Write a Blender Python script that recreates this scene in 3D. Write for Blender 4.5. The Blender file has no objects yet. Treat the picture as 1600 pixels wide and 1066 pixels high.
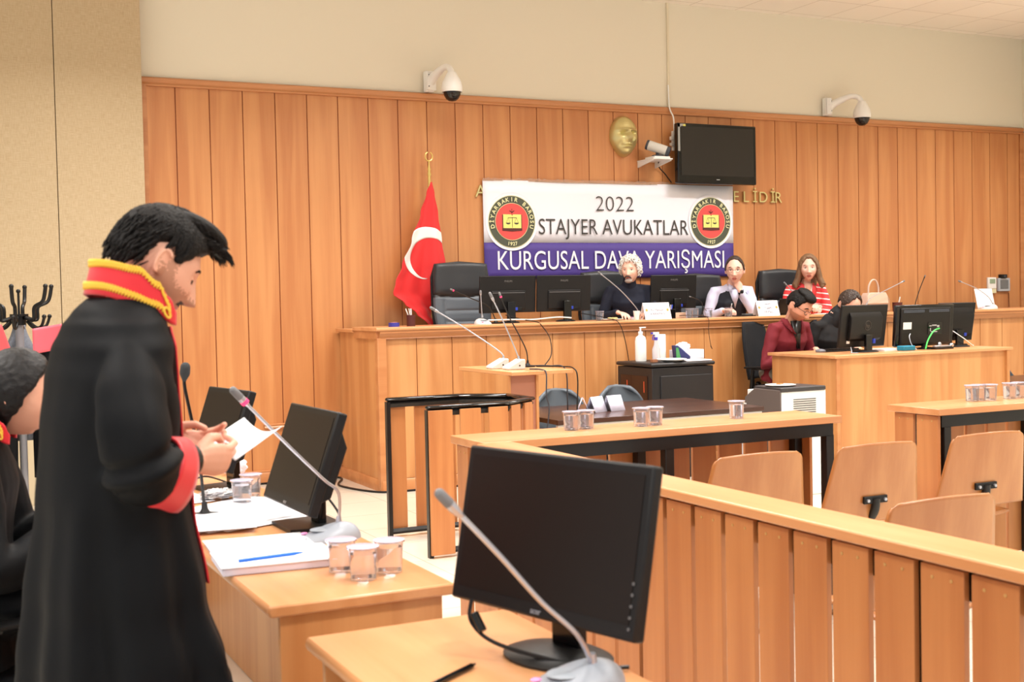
import bpy, math, random
from math import sin, cos, pi, radians, exp, sqrt, atan2
from mathutils import Vector, Matrix, noise
random.seed(7)
S = bpy.context.scene
COL = S.collection
def lin(c):
    return tuple(((v/255)/12.92 if v/255 <= .04045 else ((v/255+.055)/1.055)**2.4) for v in c)
# ---------------------------------------------------------------- camera
EYE = 1.645
YAW, PITCH, ROLL = .45365552, .03365927, -.02076051
fw = Vector((sin(YAW)*cos(PITCH), cos(YAW)*cos(PITCH), -sin(PITCH)))
rt = Vector((cos(YAW), -sin(YAW), 0)); up = rt.cross(fw)
r2 = rt*cos(ROLL)+up*sin(ROLL); u2 = rt*-sin(ROLL)+up*cos(ROLL)
cd = bpy.data.cameras.new('camera'); cam = bpy.data.objects.new('camera', cd); COL.objects.link(cam)
M = Matrix.Identity(4)
for i in range(3):
    M[i][0], M[i][1], M[i][2] = r2[i], u2[i], -fw[i]
M.translation = (0, 0, EYE)
cam.matrix_world = M
cd.sensor_width = 36; cd.lens = 1928.77*36/1600; cd.clip_start = .05; cd.clip_end = 60
cd.dof.use_dof = True; cd.dof.focus_distance = 10.5; cd.dof.aperture_fstop = 6.3
S.camera = cam
# ---------------------------------------------------------------- light
S.view_settings.view_transform = 'Standard'; S.view_settings.look = 'None'
S.view_settings.gamma = 1; S.view_settings.use_curve_mapping = False
S.view_settings.exposure = .34
W = bpy.data.worlds.new('world'); S.world = W; W.use_nodes = True
bg = W.node_tree.nodes['Background']; bg.inputs[0].default_value = (.96, .98, 1, 1); bg.inputs[1].default_value = .72
def area(loc, sx, sy, e, col=(1, .975, .945), rot=(0, 0, 0)):
    l = bpy.data.lights.new('ceiling_lamp', 'AREA'); l.shape = 'RECTANGLE'; l.size = sx; l.size_y = sy
    l.energy = e; l.color = col; l.spread = radians(135)
    o = bpy.data.objects.new('ceiling_lamp', l); COL.objects.link(o); o.location = loc; o.rotation_euler = rot
for lx in (-1.2, 2.4, 6.0, 9.6):
    for ly in (.6, 3.6, 6.6):
        area((lx, ly, 4.66), 1.2, .6, 62)
for lx in (1.5, 4.6, 7.8, 11.0):
    area((lx, 8.7, 4.66), 1.2, .3, 74)

# ---------------------------------------------------------------- materials
MATS = {}
def mat(name, c, rough=.5, metal=0, spec=.5, bump=0, bscale=80, var=0, vscale=6, trans=0, coat=0, sheen=0, emit=None, ior=1.45):
    if name in MATS: return MATS[name]
    m = bpy.data.materials.new(name); m.use_nodes = True; nt = m.node_tree; b = nt.nodes['Principled BSDF']
    cc = (*lin(c), 1); b.inputs['Base Color'].default_value = cc
    b.inputs['Roughness'].default_value = rough; b.inputs['Metallic'].default_value = metal
    b.inputs['Specular IOR Level'].default_value = spec; b.inputs['IOR'].default_value = ior
    b.inputs['Transmission Weight'].default_value = trans; b.inputs['Coat Weight'].default_value = coat
    if sheen: b.inputs['Sheen Weight'].default_value = sheen
    if emit: b.inputs['Emission Color'].default_value = (*lin(emit[0]), 1); b.inputs['Emission Strength'].default_value = emit[1]
    tc = nt.nodes.new('ShaderNodeTexCoord')
    if var:
        n = nt.nodes.new('ShaderNodeTexNoise'); n.inputs['Scale'].default_value = vscale; n.inputs['Detail'].default_value = 3
        mx = nt.nodes.new('ShaderNodeMix'); mx.data_type = 'RGBA'
        mx.inputs[6].default_value = (*[v*(1-var) for v in cc[:3]], 1); mx.inputs[7].default_value = (*[min(1, v*(1+var)) for v in cc[:3]], 1)
        nt.links.new(tc.outputs['Object'], n.inputs['Vector']); nt.links.new(n.outputs[0], mx.inputs[0]); nt.links.new(mx.outputs[2], b.inputs['Base Color'])
    if bump:
        n = nt.nodes.new('ShaderNodeTexNoise'); n.inputs['Scale'].default_value = bscale; n.inputs['Detail'].default_value = 4
        bp = nt.nodes.new('ShaderNodeBump'); bp.inputs['Strength'].default_value = bump; bp.inputs['Distance'].default_value = .01
        nt.links.new(tc.outputs['Object'], n.inputs['Vector']); nt.links.new(n.outputs[0], bp.inputs['Height']); nt.links.new(bp.outputs[0], b.inputs['Normal'])
    MATS[name] = m; return m
def wood(name, c1, c2, axis='z', rough=.35, f=14, dens=1, tint=0, pitch=.3, off=0, coat=.15):
    """beech laminate: fine streaks along one axis, broad cathedral patches"""
    m = bpy.data.materials.new(name); m.use_nodes = True; nt = m.node_tree; b = nt.nodes['Principled BSDF']; L = nt.links.new
    tc = nt.nodes.new('ShaderNodeTexCoord')
    def mp(sc):
        q = nt.nodes.new('ShaderNodeMapping'); q.inputs['Scale'].default_value = sc; L(tc.outputs['Object'], q.inputs['Vector']); return q
    k = {'x': 0, 'y': 1, 'z': 2}[axis]
    s1 = [f*8]*3; s1[k] = f*.25; s2 = [f*.55]*3; s2[k] = f*.035
    n1 = nt.nodes.new('ShaderNodeTexNoise'); n1.inputs['Scale'].default_value = 1; n1.inputs['Detail'].default_value = 4; L(mp(s1).outputs[0], n1.inputs['Vector'])
    n2 = nt.nodes.new('ShaderNodeTexNoise'); n2.inputs['Scale'].default_value = 1; n2.inputs['Detail'].default_value = 2; n2.inputs['Distortion'].default_value = .6; L(mp(s2).outputs[0], n2.inputs['Vector'])
    r = nt.nodes.new('ShaderNodeMapRange'); r.inputs[1].default_value = .36; r.inputs[2].default_value = .66; L(n2.outputs[0], r.inputs[0])
    a = nt.nodes.new('ShaderNodeMath'); a.operation = 'MULTIPLY_ADD'; L(n1.outputs[0], a.inputs[0]); a.inputs[1].default_value = .5*dens; a.inputs[2].default_value = -.25*dens
    s = nt.nodes.new('ShaderNodeMath'); s.operation = 'ADD'; s.use_clamp = True; L(r.outputs[0], s.inputs[0]); L(a.outputs[0], s.inputs[1])
    last = s.outputs[0]
    if tint:   # each board its own tone
        sp = nt.nodes.new('ShaderNodeSeparateXYZ'); L(tc.outputs['Object'], sp.inputs[0])
        d = nt.nodes.new('ShaderNodeMath'); d.operation = 'ADD'; L(sp.outputs[0], d.inputs[0]); d.inputs[1].default_value = -off
        d2 = nt.nodes.new('ShaderNodeMath'); d2.operation = 'DIVIDE'; L(d.outputs[0], d2.inputs[0]); d2.inputs[1].default_value = pitch
        fl = nt.nodes.new('ShaderNodeMath'); fl.operation = 'FLOOR'; L(d2.outputs[0], fl.inputs[0])
        wn = nt.nodes.new('ShaderNodeTexWhiteNoise'); wn.noise_dimensions = '1D'; L(fl.outputs[0], wn.inputs['W'])
        ta = nt.nodes.new('ShaderNodeMath'); ta.operation = 'MULTIPLY_ADD'; L(wn.outputs[0], ta.inputs[0]); ta.inputs[1].default_value = tint; L(last, ta.inputs[2])
        tb = nt.nodes.new('ShaderNodeMath'); tb.operation = 'ADD'; tb.use_clamp = True; L(ta.outputs[0], tb.inputs[0]); tb.inputs[1].default_value = -tint/2; last = tb.outputs[0]
    mx = nt.nodes.new('ShaderNodeMix'); mx.data_type = 'RGBA'; mx.inputs[6].default_value = (*lin(c1), 1); mx.inputs[7].default_value = (*lin(c2), 1)
    L(last, mx.inputs[0]); L(mx.outputs[2], b.inputs['Base Color'])
    b.inputs['Roughness'].default_value = rough; b.inputs['Coat Weight'].default_value = coat; b.inputs['Coat Roughness'].default_value = .25
    return m
# panelling, bench, furniture
WP = wood('panel_beech', (186, 120, 70), (204, 142, 88), 'z', .38, tint=.25, pitch=.3, off=1.9)
WB = wood('bench_beech', (186, 124, 72), (205, 147, 93), 'z', .38)
WTR = wood('moulding_beech', (184, 120, 72), (200, 138, 88), 'x', .38)
WX = wood('top_beech_x', (201, 138, 88), (216, 156, 108), 'x', .3)
WY = wood('top_beech_y', (200, 137, 86), (216, 156, 106), 'y', .3)
WZ = wood('board_beech', (178, 112, 64), (197, 133, 80), 'z', .4)
WPLY = wood('plywood', (166, 102, 54), (188, 128, 76), 'z', .3, f=9, coat=.35)
WDK = wood('dark_walnut', (52, 30, 24), (72, 44, 34), 'x', .3)
CREAM = mat('cream_paint', (226, 219, 200), .8, bump=.03, bscale=140)
BLACKM = mat('black_steel', (22, 21, 21), .35)
BLACKP = mat('black_plastic', (22, 21, 21), .42, spec=.35, bump=.02, bscale=300)
BLACKG = mat('black_gloss', (14, 14, 15), .12)
SCREEN = mat('screen', (28, 22, 19), .38, spec=.25)
GREYP = mat('grey_plastic', (176, 180, 186), .4)
SILV = mat('silver', (186, 188, 196), .3, metal=.75)
WHITEP = mat('white_plastic', (236, 236, 232), .35)
PAPER = mat('paper', (244, 243, 248), .8)
LEATH = mat('black_leather', (40, 42, 45), .38, bump=.12, bscale=220)
LEATHG = mat('grey_leather', (84, 92, 100), .42, bump=.12, bscale=220)
ROBE = mat('robe_cloth', (8, 9, 12), .66, spec=.18, bump=.05, bscale=500)
RED = mat('red_satin', (214, 34, 44), .42, sheen=.2)
GOLD = mat('gold_thread', (236, 190, 62), .5)
BRASS = mat('brass', (224, 200, 120), .3, metal=.7)
GILT = mat('gilt', (214, 204, 146), .36, metal=.75)
SKIN = mat('skin', (226, 168, 142), .5, bump=.03, bscale=120, var=.06, vscale=14)
SKIN2 = mat('skin_light', (236, 186, 164), .5, var=.05, vscale=14)
BEARD = mat('beard', (112, 80, 66), .7, bump=.2, bscale=400, var=.2, vscale=60)
LIPS = mat('lips', (188, 110, 100), .45)
HAIRB = mat('hair_black', (18, 14, 12), .6, spec=.25, bump=.5, bscale=160)
HAIRG = mat('hair_silver', (220, 217, 210), .6, bump=.6, bscale=120, var=.25, vscale=50)
HAIRN = mat('hair_brown', (122, 92, 66), .5, bump=.5, bscale=120, var=.3, vscale=30)
HAIRD = mat('hair_dark', (58, 44, 36), .5, bump=.5, bscale=120, var=.2, vscale=40)
EYEW = mat('eye_white', (226, 216, 210), .3)
EYED = mat('eye_dark', (34, 24, 20), .2)
CLEAR = mat('clear_plastic', (252, 252, 255), .05, trans=.93, ior=1.25)
WATER = mat('water', (250, 252, 255), .0, trans=1, ior=1.33)
# ---------------------------------------------------------------- mesh builder
def cat(pts, n=8):
    P = [Vector(p) for p in pts]; out = []
    for i in range(len(P)-1):
        p0 = P[max(i-1, 0)]; p1 = P[i]; p2 = P[i+1]; p3 = P[min(i+2, len(P)-1)]
        for k in range(n):
            t = k/n
            out.append(.5*((2*p1)+(p2-p0)*t+(2*p0-5*p1+4*p2-p3)*t*t+(3*p1-p0-3*p2+p3)*t**3))
    out.append(P[-1]); return out
def lerp(a, b, t): return a+(b-a)*t
def interp(tab, t):
    if t <= tab[0][0]: return tab[0][1:]
    for a, b in zip(tab, tab[1:]):
        if t <= b[0]:
            k = (t-a[0])/(b[0]-a[0]); k = k*k*(3-2*k)
            return tuple(lerp(p, q, k) for p, q in zip(a[1:], b[1:]))
    return tab[-1][1:]
class MB:
    def __init__(s): s.v = []; s.f = []; s.m = []; s.X = None
    def add(s, vs, fs, m=0):
        o = len(s.v)
        if s.X is not None: vs = [s.X @ Vector(v) for v in vs]
        s.v += [tuple(v) for v in vs]; s.f += [tuple(i+o for i in f) for f in fs]; s.m += [m]*len(fs); return s
    def box(s, x0, x1, y0, y1, z0, z1, m=0):
        vs = [(x, y, z) for z in (z0, z1) for y in (y0, y1) for x in (x0, x1)]
        return s.add(vs, [(0, 2, 3, 1), (4, 5, 7, 6), (0, 1, 5, 4), (2, 6, 7, 3), (0, 4, 6, 2), (1, 3, 7, 5)], m)
    def tube(s, path, rad, n=10, m=0, caps=True, ry=None, upv=None, rnd=False):
        P = [Vector(p) for p in path]; k = len(P)
        if not hasattr(rad, '__len__'): rad = [rad]*k
        if ry is None: ry = rad
        elif not hasattr(ry, '__len__'): ry = [ry]*k
        if len(rad) != k: rad = [interp([(i/(len(rad)-1), r) for i, r in enumerate(rad)], j/(k-1))[0] for j in range(k)]
        if len(ry) != k: ry = [interp([(i/(len(ry)-1), r) for i, r in enumerate(ry)], j/(k-1))[0] for j in range(k)]
        rad = list(rad); ry = list(ry)
        if rnd:
            d0 = (P[0]-P[1]).normalized(); d1 = (P[-1]-P[-2]).normalized(); A = []; B = []
            for q in (80, 55, 30):
                a = radians(q); A.append((P[0]+d0*rad[0]*sin(a), rad[0]*cos(a), ry[0]*cos(a)))
                B.append((P[-1]+d1*rad[-1]*sin(a), rad[-1]*cos(a), ry[-1]*cos(a)))
            B.reverse()
            P = [a[0] for a in A]+P+[b[0] for b in B]; rad = [a[1] for a in A]+rad+[b[1] for b in B]; ry = [a[2] for a in A]+ry+[b[2] for b in B]; k = len(P)
        vs = []; fs = []; N = None
        for i in range(k):
            T = (P[min(i+1, k-1)]-P[max(i-1, 0)]).normalized()
            if N is None:
                N = Vector(upv) if upv else (Vector((0, 0, 1)) if abs(T.z) < .9 else Vector((1, 0, 0)))
            elif upv: N = Vector(upv)
            N = (N-T*N.dot(T)).normalized(); Bv = T.cross(N)
            for j in range(n):
                a = 2*pi*j/n; vs.append(P[i]+N*cos(a)*rad[i]+Bv*sin(a)*ry[i])
        for i in range(k-1):
            for j in range(n):
                a = i*n+j; b = i*n+(j+1) % n; fs.append((a, b, b+n, a+n))
        if caps: fs.append(tuple(range(n-1, -1, -1))); fs.append(tuple((k-1)*n+j for j in range(n)))
        return s.add(vs, fs, m)
    def cyl(s, p0, p1, r, n=16, m=0, r1=None): return s.tube([p0, p1], [r, r if r1 is None else r1], n, m)
    def lathe(s, prof, c=(0, 0, 0), n=24, m=0, caps=False, ax=None):
        vs = []; fs = []; k = len(prof)
        for r, z in prof:
            for j in range(n):
                a = 2*pi*j/n; v = Vector((r*cos(a), r*sin(a), z))
                if ax is not None: v = ax @ v
                vs.append(Vector(c)+v)
        for i in range(k-1):
            for j in range(n):
                a = i*n+j; b = i*n+(j+1) % n; fs.append((a, b, b+n, a+n))
        if caps: fs.append(tuple(range(n-1, -1, -1))); fs.append(tuple((k-1)*n+j for j in range(n)))
        return s.add(vs, fs, m)
    def prism(s, poly, a, b, ax='y', m=0):
        n = len(poly)
        def q(u, v, w): return {'x': (w, u, v), 'y': (u, w, v), 'z': (u, v, w)}[ax]
        vs = [q(u, v, a) for u, v in poly]+[q(u, v, b) for u, v in poly]
        fs = [tuple(range(n)), tuple(range(2*n-1, n-1, -1))]+[(i, i+n, (i+1) % n+n, (i+1) % n) for i in range(n)]
        return s.add(vs, fs, m)
    def ell(s, c, r, rot=None, nu=16, nv=10, m=0, fn=None):
        c = Vector(c); vs = []; fs = []
        if not hasattr(r, '__len__'): r = (r, r, r)
        R = rot if rot is not None else Matrix.Identity(3)
        for i in range(nv+1):
            th = pi*i/nv
            if i in (0, nv): pts = [(0, 0, cos(th))]
            else: pts = [(sin(th)*cos(2*pi*j/nu), sin(th)*sin(2*pi*j/nu), cos(th)) for j in range(nu)]
            for d in pts:
                d = Vector(d); p = Vector((d.x*r[0], d.y*r[1], d.z*r[2]))
                if fn: p = fn(d, p)
                vs.append(c+R @ p)
        for j in range(nu): fs.append((0, 1+j, 1+(j+1) % nu))
        for i in range(nv-2):
            for j in range(nu):
                a = 1+i*nu+j; b = 1+i*nu+(j+1) % nu; fs.append((a, a+nu, b+nu, b))
        l = len(vs)-1; o = 1+(nv-2)*nu
        for j in range(nu): fs.append((l, o+(j+1) % nu, o+j))
        return s.add(vs, fs, m)
    def grid(s, fn, nu, nv, m=0, cu=False, cv=False):
        vs = [fn(i/(nu if cu else nu-1), j/(nv if cv else nv-1)) for i in range(nu) for j in range(nv)]; fs = []
        for i in range(nu if cu else nu-1):
            for j in range(nv if cv else nv-1):
                a = i*nv+j; b = ((i+1) % nu)*nv+j; c = ((i+1) % nu)*nv+(j+1) % nv; d = i*nv+(j+1) % nv; fs.append((a, b, c, d))
        return s.add(vs, fs, m)
def rot(ax, deg): return Matrix.Rotation(radians(deg), 3, ax)
def tf(loc=(0, 0, 0), rz=0, rx=0, ry=0, sc=1):
    return Matrix.Translation(loc) @ Matrix.Rotation(radians(rz), 4, 'Z') @ Matrix.Rotation(radians(ry), 4, 'Y') @ Matrix.Rotation(radians(rx), 4, 'X') @ Matrix.Scale(sc, 4)
def link(name, me, parent=None):
    o = bpy.data.objects.new(name, me); COL.objects.link(o)
    if parent: o.parent = parent
    return o
def obj(name, mb, mats, parent=None, bev=0, smooth=True, label=None, kind=None, solid=0, sub=0, paint=None, soff=0):
    me = bpy.data.meshes.new(name); me.from_pydata(mb.v, [], mb.f)
    if not hasattr(mats, '__len__'): mats = [mats]
    for q in mats: me.materials.append(q)
    if len(mats) > 1: me.polygons.foreach_set('material_index', mb.m)
    me.validate(); me.update()
    if smooth:
        me.polygons.foreach_set('use_smooth', [True]*len(me.polygons))
        try: me.set_sharp_from_angle(angle=radians(38))
        except Exception: pass
    o = link(name, me, parent)
    if solid:
        q = o.modifiers.new('s', 'SOLIDIFY'); q.thickness = solid; q.offset = soff
    if sub:
        q = o.modifiers.new('d', 'SUBSURF'); q.levels = sub; q.render_levels = sub
    if bev:
        q = o.modifiers.new('b', 'BEVEL'); q.width = bev; q.segments = 2; q.limit_method = 'ANGLE'; q.angle_limit = radians(50); q.harden_normals = False
    if label: o['label'] = label
    if kind: o['kind'] = kind
    return o
def thing(name, label, ca, loc=(0, 0, 0), rz=0, group=None):
    o = bpy.data.objects.new(name, None); COL.objects.link(o); o.location = loc; o.rotation_euler = (0, 0, radians(rz))
    o.empty_display_size = .05; o['label'] = label; o['category'] = ca
    if group: o['group'] = group
    return o
def tag(o, label, ca, loc=None, rz=None, group=None, kind=None):
    o['label'] = label; o['category'] = ca
    if group: o['group'] = group
    if kind: o['kind'] = kind
    if loc is not None: o.location = loc
    if rz is not None: o.rotation_euler = (0, 0, radians(rz))
    return o
def dup(root, loc, rz=None, label=None, group=None):
    r = root.copy(); COL.objects.link(r); r.location = loc
    if rz is not None: r.rotation_euler = (0, 0, radians(rz))
    if label: r['label'] = label
    if group: r['group'] = group
    for ch in list(root.children):
        c = ch.copy(); COL.objects.link(c); c.parent = r
        for g in list(ch.children):
            d = g.copy(); COL.objects.link(d); d.parent = c
    return r
def blob(name, mb, mats, parent, vox=.01, sm=2, paint=None, disp=None, dec=None):
    """fuse closed primitives into one continuous surface"""
    me = bpy.data.meshes.new(name+'_raw'); me.from_pydata(mb.v, [], mb.f); me.validate()
    t = bpy.data.objects.new('tmp', me); COL.objects.link(t)
    q = t.modifiers.new('r', 'REMESH'); q.mode = 'VOXEL'; q.voxel_size = vox; q.use_smooth_shade = True
    if sm:
        q = t.modifiers.new('s', 'SMOOTH'); q.factor = .5; q.iterations = sm
    dg = bpy.context.evaluated_depsgraph_get(); dg.update()
    r = bpy.data.meshes.new_from_object(t.evaluated_get(dg)); r.name = name
    bpy.data.objects.remove(t)
    if disp:
        ns = [v.normal.copy() for v in r.vertices]
        for v, nn in zip(r.vertices, ns): v.co = v.co+nn*disp(v.co)
    r.materials.clear()
    if not hasattr(mats, '__len__'): mats = [mats]
    for q in mats: r.materials.append(q)
    if paint:
        for p in r.polygons: p.material_index = paint(p.center)
    r.polygons.foreach_set('use_smooth', [True]*len(r.polygons)); r.update()
    return link(name, r, parent)
_tc = {}
def glyphs(s, bold=0, ext=0):
    k = (s, bold, ext)
    if k in _tc: return _tc[k]
    cu = bpy.data.curves.new('t', 'FONT'); cu.body = s; cu.size = 1; cu.offset = bold; cu.extrude = ext; cu.resolution_u = 4
    o = bpy.data.objects.new('t', cu); COL.objects.link(o)
    dg = bpy.context.evaluated_depsgraph_get(); dg.update(); ev = o.evaluated_get(dg)
    me = ev.to_mesh(); vs = [tuple(v.co) for v in me.vertices]; fs = [tuple(p.vertices) for p in me.polygons]; ev.to_mesh_clear()
    bpy.data.objects.remove(o); bpy.data.curves.remove(cu)
    _tc[k] = (vs, fs); return _tc[k]
def text(mb, s, o, u, v, width, caph, bold=0, m=0, align='l', thick=.003):
    """lettering on the plane at o spanned by unit vectors u (reading) and v (up)"""
    vs, fs = glyphs(s, bold); hv = glyphs('H', 0)[0]; ch = max(q[1] for q in hv)
    x0 = min(q[0] for q in vs); x1 = max(q[0] for q in vs); u = Vector(u); v = Vector(v); n = u.cross(v); o = Vector(o)
    sy = caph/ch; sx = width/(x1-x0) if width else sy
    sh = {'l': 0, 'c': -.5*(x1-x0)*sx, 'r': -(x1-x0)*sx}[align]
    P = [o+u*((q[0]-x0)*sx+sh)+v*(q[1]*sy) for q in vs]; k = len(P)
    mb.add([p+n*thick for p in P], fs, m)
    # side walls from boundary edges
    ed = {}
    for f in fs:
        for a, b in zip(f, f[1:]+f[:1]):
            ed[(a, b)] = ed.get((a, b), 0)+1
    sd = [(a, b) for (a, b) in ed if (b, a) not in ed]
    vv = []; ff = []
    for a, b in sd:
        i = len(vv); vv += [P[a]+n*thick, P[a], P[b], P[b]+n*thick]; ff.append((i, i+1, i+2, i+3))
    mb.add(vv, ff, m); return mb
def cable(name, pts, r, m, label, ca='cable', parent=None):
    o = obj(name, MB().tube(cat(pts, 8), r, 6), m, parent)
    if parent is None: tag(o, label, ca)
    return o
# ================================================================ the room
WALLY = 11.19
def tiles(name, c, line, sx, sy, mort, rough, ox=0, oy=0, var=.03, coat=0):
    m = bpy.data.materials.new(name); m.use_nodes = True; nt = m.node_tree; b = nt.nodes['Principled BSDF']; L = nt.links.new
    g = nt.nodes.new('ShaderNodeNewGeometry'); mp = nt.nodes.new('ShaderNodeMapping'); mp.inputs['Location'].default_value = (ox, oy, 0); L(g.outputs['Position'], mp.inputs['Vector'])
    br = nt.nodes.new('ShaderNodeTexBrick'); br.offset = 0; br.squash = 1
    br.inputs['Color1'].default_value = (*lin(c), 1); br.inputs['Color2'].default_value = (*[v*(1-var) for v in lin(c)], 1); br.inputs['Mortar'].default_value = (*lin(line), 1)
    br.inputs['Scale'].default_value = 1; br.inputs['Brick Width'].default_value = sx; br.inputs['Row Height'].default_value = sy; br.inputs['Mortar Size'].default_value = mort; br.inputs['Mortar Smooth'].default_value = 0
    L(mp.outputs[0], br.inputs['Vector']); L(br.outputs['Color'], b.inputs['Base Color']); b.inputs['Roughness'].default_value = rough; b.inputs['Coat Weight'].default_value = coat
    return m
FLOOR = tiles('floor_tiles', (220, 211, 194), (176, 166, 150), .6, .6, .003, .22, .12, -.05, coat=.3)
CEIL = tiles('ceiling_tiles', (244, 238, 228), (196, 186, 172), .6, .6, .004, .9, .12, -.3)
obj('floor', MB().box(-6, 13.2, -3, 11.6, -.1, 0), FLOOR, kind='structure', smooth=False)
obj('ceiling', MB().box(-6, 13.2, -3, 11.6, 4.78, 4.88), CEIL, kind='structure', smooth=False)
obj('wall_back', MB().box(1.6, 13.2, WALLY+.02, 11.6, 0, 4.78), CREAM, kind='structure', smooth=False)
obj('wall_right', MB().box(12.68, 13.2, -3, WALLY+.02, 0, 4.78), CREAM, kind='structure', smooth=False)
FAB = bpy.data.materials.new('fabric_wall'); FAB.use_nodes = True
nt = FAB.node_tree; b = nt.nodes['Principled BSDF']; tc = nt.nodes.new('ShaderNodeTexCoord'); L = nt.links.new
mx = nt.nodes.new('ShaderNodeMix'); mx.data_type = 'RGBA'; mx.inputs[6].default_value = (*lin((178, 156, 122)), 1); mx.inputs[7].default_value = (*lin((196, 176, 144)), 1)
a = nt.nodes.new('ShaderNodeMath'); a.operation = 'ADD'; pr = None
for sc in ((420, 420, 40), (40, 420, 520)):
    q = nt.nodes.new('ShaderNodeMapping'); q.inputs['Scale'].default_value = tuple(v*.4 for v in sc); L(tc.outputs['Object'], q.inputs['Vector'])
    n = nt.nodes.new('ShaderNodeTexNoise'); n.inputs['Scale'].default_value = 1; L(q.outputs[0], n.inputs['Vector']); L(n.outputs[0], a.inputs[0 if pr is None else 1]); pr = n
r = nt.nodes.new('ShaderNodeMapRange'); r.inputs[1].default_value = .7; r.inputs[2].default_value = 1.3; L(a.outputs[0], r.inputs[0]); L(r.outputs[0], mx.inputs[0]); L(mx.outputs[2], b.inputs['Base Color']); b.inputs['Roughness'].default_value = .9
w = MB()   # fabric-covered boards, a thin seam between them, on a block that stands proud of the back wall
edges = [-6, -.3, .56, 1.155, 1.87]
for x0, x1 in zip(edges, edges[1:]): w.box(x0+.003, x1-.003, 11.0, 11.05, 1.37, 4.78)
w.box(-6, 1.868, 11.04, 11.5, 1.2, 4.78, 1)
obj('wall_left', w, [FAB, mat('seam', (110, 88, 60), .9)], kind='structure', bev=.003, smooth=False)
w = MB().box(-6, 1.868, 11.0, 11.5, 0, 1.345)
obj('wall_left_lower', w, mat('lower_paint', (196, 180, 150), .7), kind='structure', smooth=False)
obj('trim_1', MB().box(-6, 1.868, 10.985, 11.05, 1.345, 1.37), mat('trim_cream', (214, 196, 150), .5), kind='structure', bev=.004)
# beech panelling: boards with grooves, a moulding round them
w = MB(); x = 2.182-.3*1; xs = [1.93]
while x < 12.55:
    if x > 1.95: xs.append(x)
    x += .3003
xs.append(12.6)
for x0, x1 in zip(xs, xs[1:]):
    w.box(x0+.004, x1-.004, WALLY, WALLY+.02, .1, 3.6)
w.box(1.9, 12.62, WALLY+.008, WALLY+.021, .1, 3.62, 1)
obj('trim_2', w, [WP, mat('groove', (128, 60, 28), .7)], kind='structure', bev=.002, smooth=False)
w = MB()
prof = [(0, 0), (-.028, 0), (-.032, .014), (-.02, .03), (-.03, .05), (-.03, .07), (-.012, .082), (0, .082)]
w.prism([(WALLY+.005+a, 3.585+b) for a, b in prof], 1.872, 12.66, 'x')
w.box(1.872, 1.935, WALLY-.02, WALLY+.01, 0, 3.6); w.box(12.6, 12.665, WALLY-.02, WALLY+.01, 0, 3.6)
obj('trim_3', w, WTR, kind='structure', bev=.004)
w = MB().prism([(WALLY+.005, .0), (WALLY-.028, 0), (WALLY-.028, .085), (WALLY-.02, .1), (WALLY-.024, .112), (WALLY+.005, .12)], 1.872, 12.66, 'x')
obj('baseboard_back', w, WTR, kind='structure')
obj('trim_4', MB().prism([(WALLY+.0, .50), (WALLY-.02, .50), (WALLY-.026, .512), (WALLY-.018, .524), (WALLY-.026, .536), (WALLY+.0, .545)], 2.9, 3.634, 'x'), WTR, kind='structure')
obj('trim_5', MB().box(7.375, 7.40, WALLY+.002, WALLY+.022, 3.667, 4.78), mat('cable_duct', (222, 212, 186), .6), kind='structure', bev=.003)
# raised floors behind the bench, the clerks and the lawyers
PF = mat('platform_floor', (190, 172, 150), .6)
obj('floor_dais', MB().box(3.75, 12.6, 10.12, 11.155, 0, .68), PF, kind='structure', smooth=False)
obj('floor_clerk_step', MB().box(7.22, 9.3, 9.32, 10.055, 0, .3), PF, kind='structure', smooth=False)
obj('floor_lawyer_step', MB().box(-2.5, 1.6, .2, 7.2, 0, .13), FLOOR, kind='structure', smooth=False)
t = thing('smoke_detector', 'round white smoke detector on the ceiling tiles at the top edge', 'smoke detector', (9.05, 9.75, 4.78))
obj('body', MB().lathe([(0, -.045), (.035, -.045), (.05, -.03), (.06, 0)], n=24), WHITEP, t)

# ---------------------------------------------------------------- judges' bench
BY = 10.084; BZ = 1.425
t = thing('judges_bench', 'long raised beech judges\' bench with panelled front across the back of the courtroom', 'judges\' bench', (3.636, BY, 0))
def bb(x0, x1, y0, y1, z0, z1, mb=None, m=0): return (mb or MB()).box(x0-3.636, x1-3.636, y0-BY, y1-BY, z0, z1, m)
w = MB(); xs = [3.70, 3.989-.0]+[3.989+.3375*i for i in range(1, 26)]
for x0, x1 in zip(xs, xs[1:]): bb(x0+.003, x1-.003, BY+.008, BY+.03, .1, 1.345, w)
bb(3.66, 12.4, BY+.018, BY+.04, .05, 1.38, w, 1)
obj('front_panel', w, [WB, MATS.get('groove') or bpy.data.materials['groove']], t, bev=.002, smooth=False)
w = MB(); bb(3.636, 3.655, BY+.03, 11.16, .02, 1.38, w)
obj('end_panel', w, WB, t)
w = MB().prism([(-.045, BZ-.012), (-.04, BZ), (.6, BZ), (.6, BZ-.032), (-.035, BZ-.032), (-.045, BZ-.022)], -.035, 8.9, 'x')
obj('counter_top', w, WX, t, bev=.002)
w = MB(); bb(3.60, 3.72, 10.684, 11.16, BZ-.05, BZ-.02, w); obj('low_side_top', w, WY, t, bev=.003)
w = MB().prism([(-.0, BZ-.034), (-.036, BZ-.034), (-.036, BZ-.05), (-.024, BZ-.062), (-.012, BZ-.092), (-.016, BZ-.1), (0, BZ-.1)], 0, 8.8, 'x')
w.box(-.022, -.0, 0, .6, BZ-.1, BZ-.034)
obj('cornice', w, WTR, t)
w = MB(); bb(3.618, 3.70, BY-.016, BY+.06, 0, 1.335, w); obj('corner_post', w, WTR, t, bev=.006)
w = MB().prism([(0, 0), (-.02, 0), (-.02, .085), (-.01, .1), (0, .1)], .0, 8.8, 'x')
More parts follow.
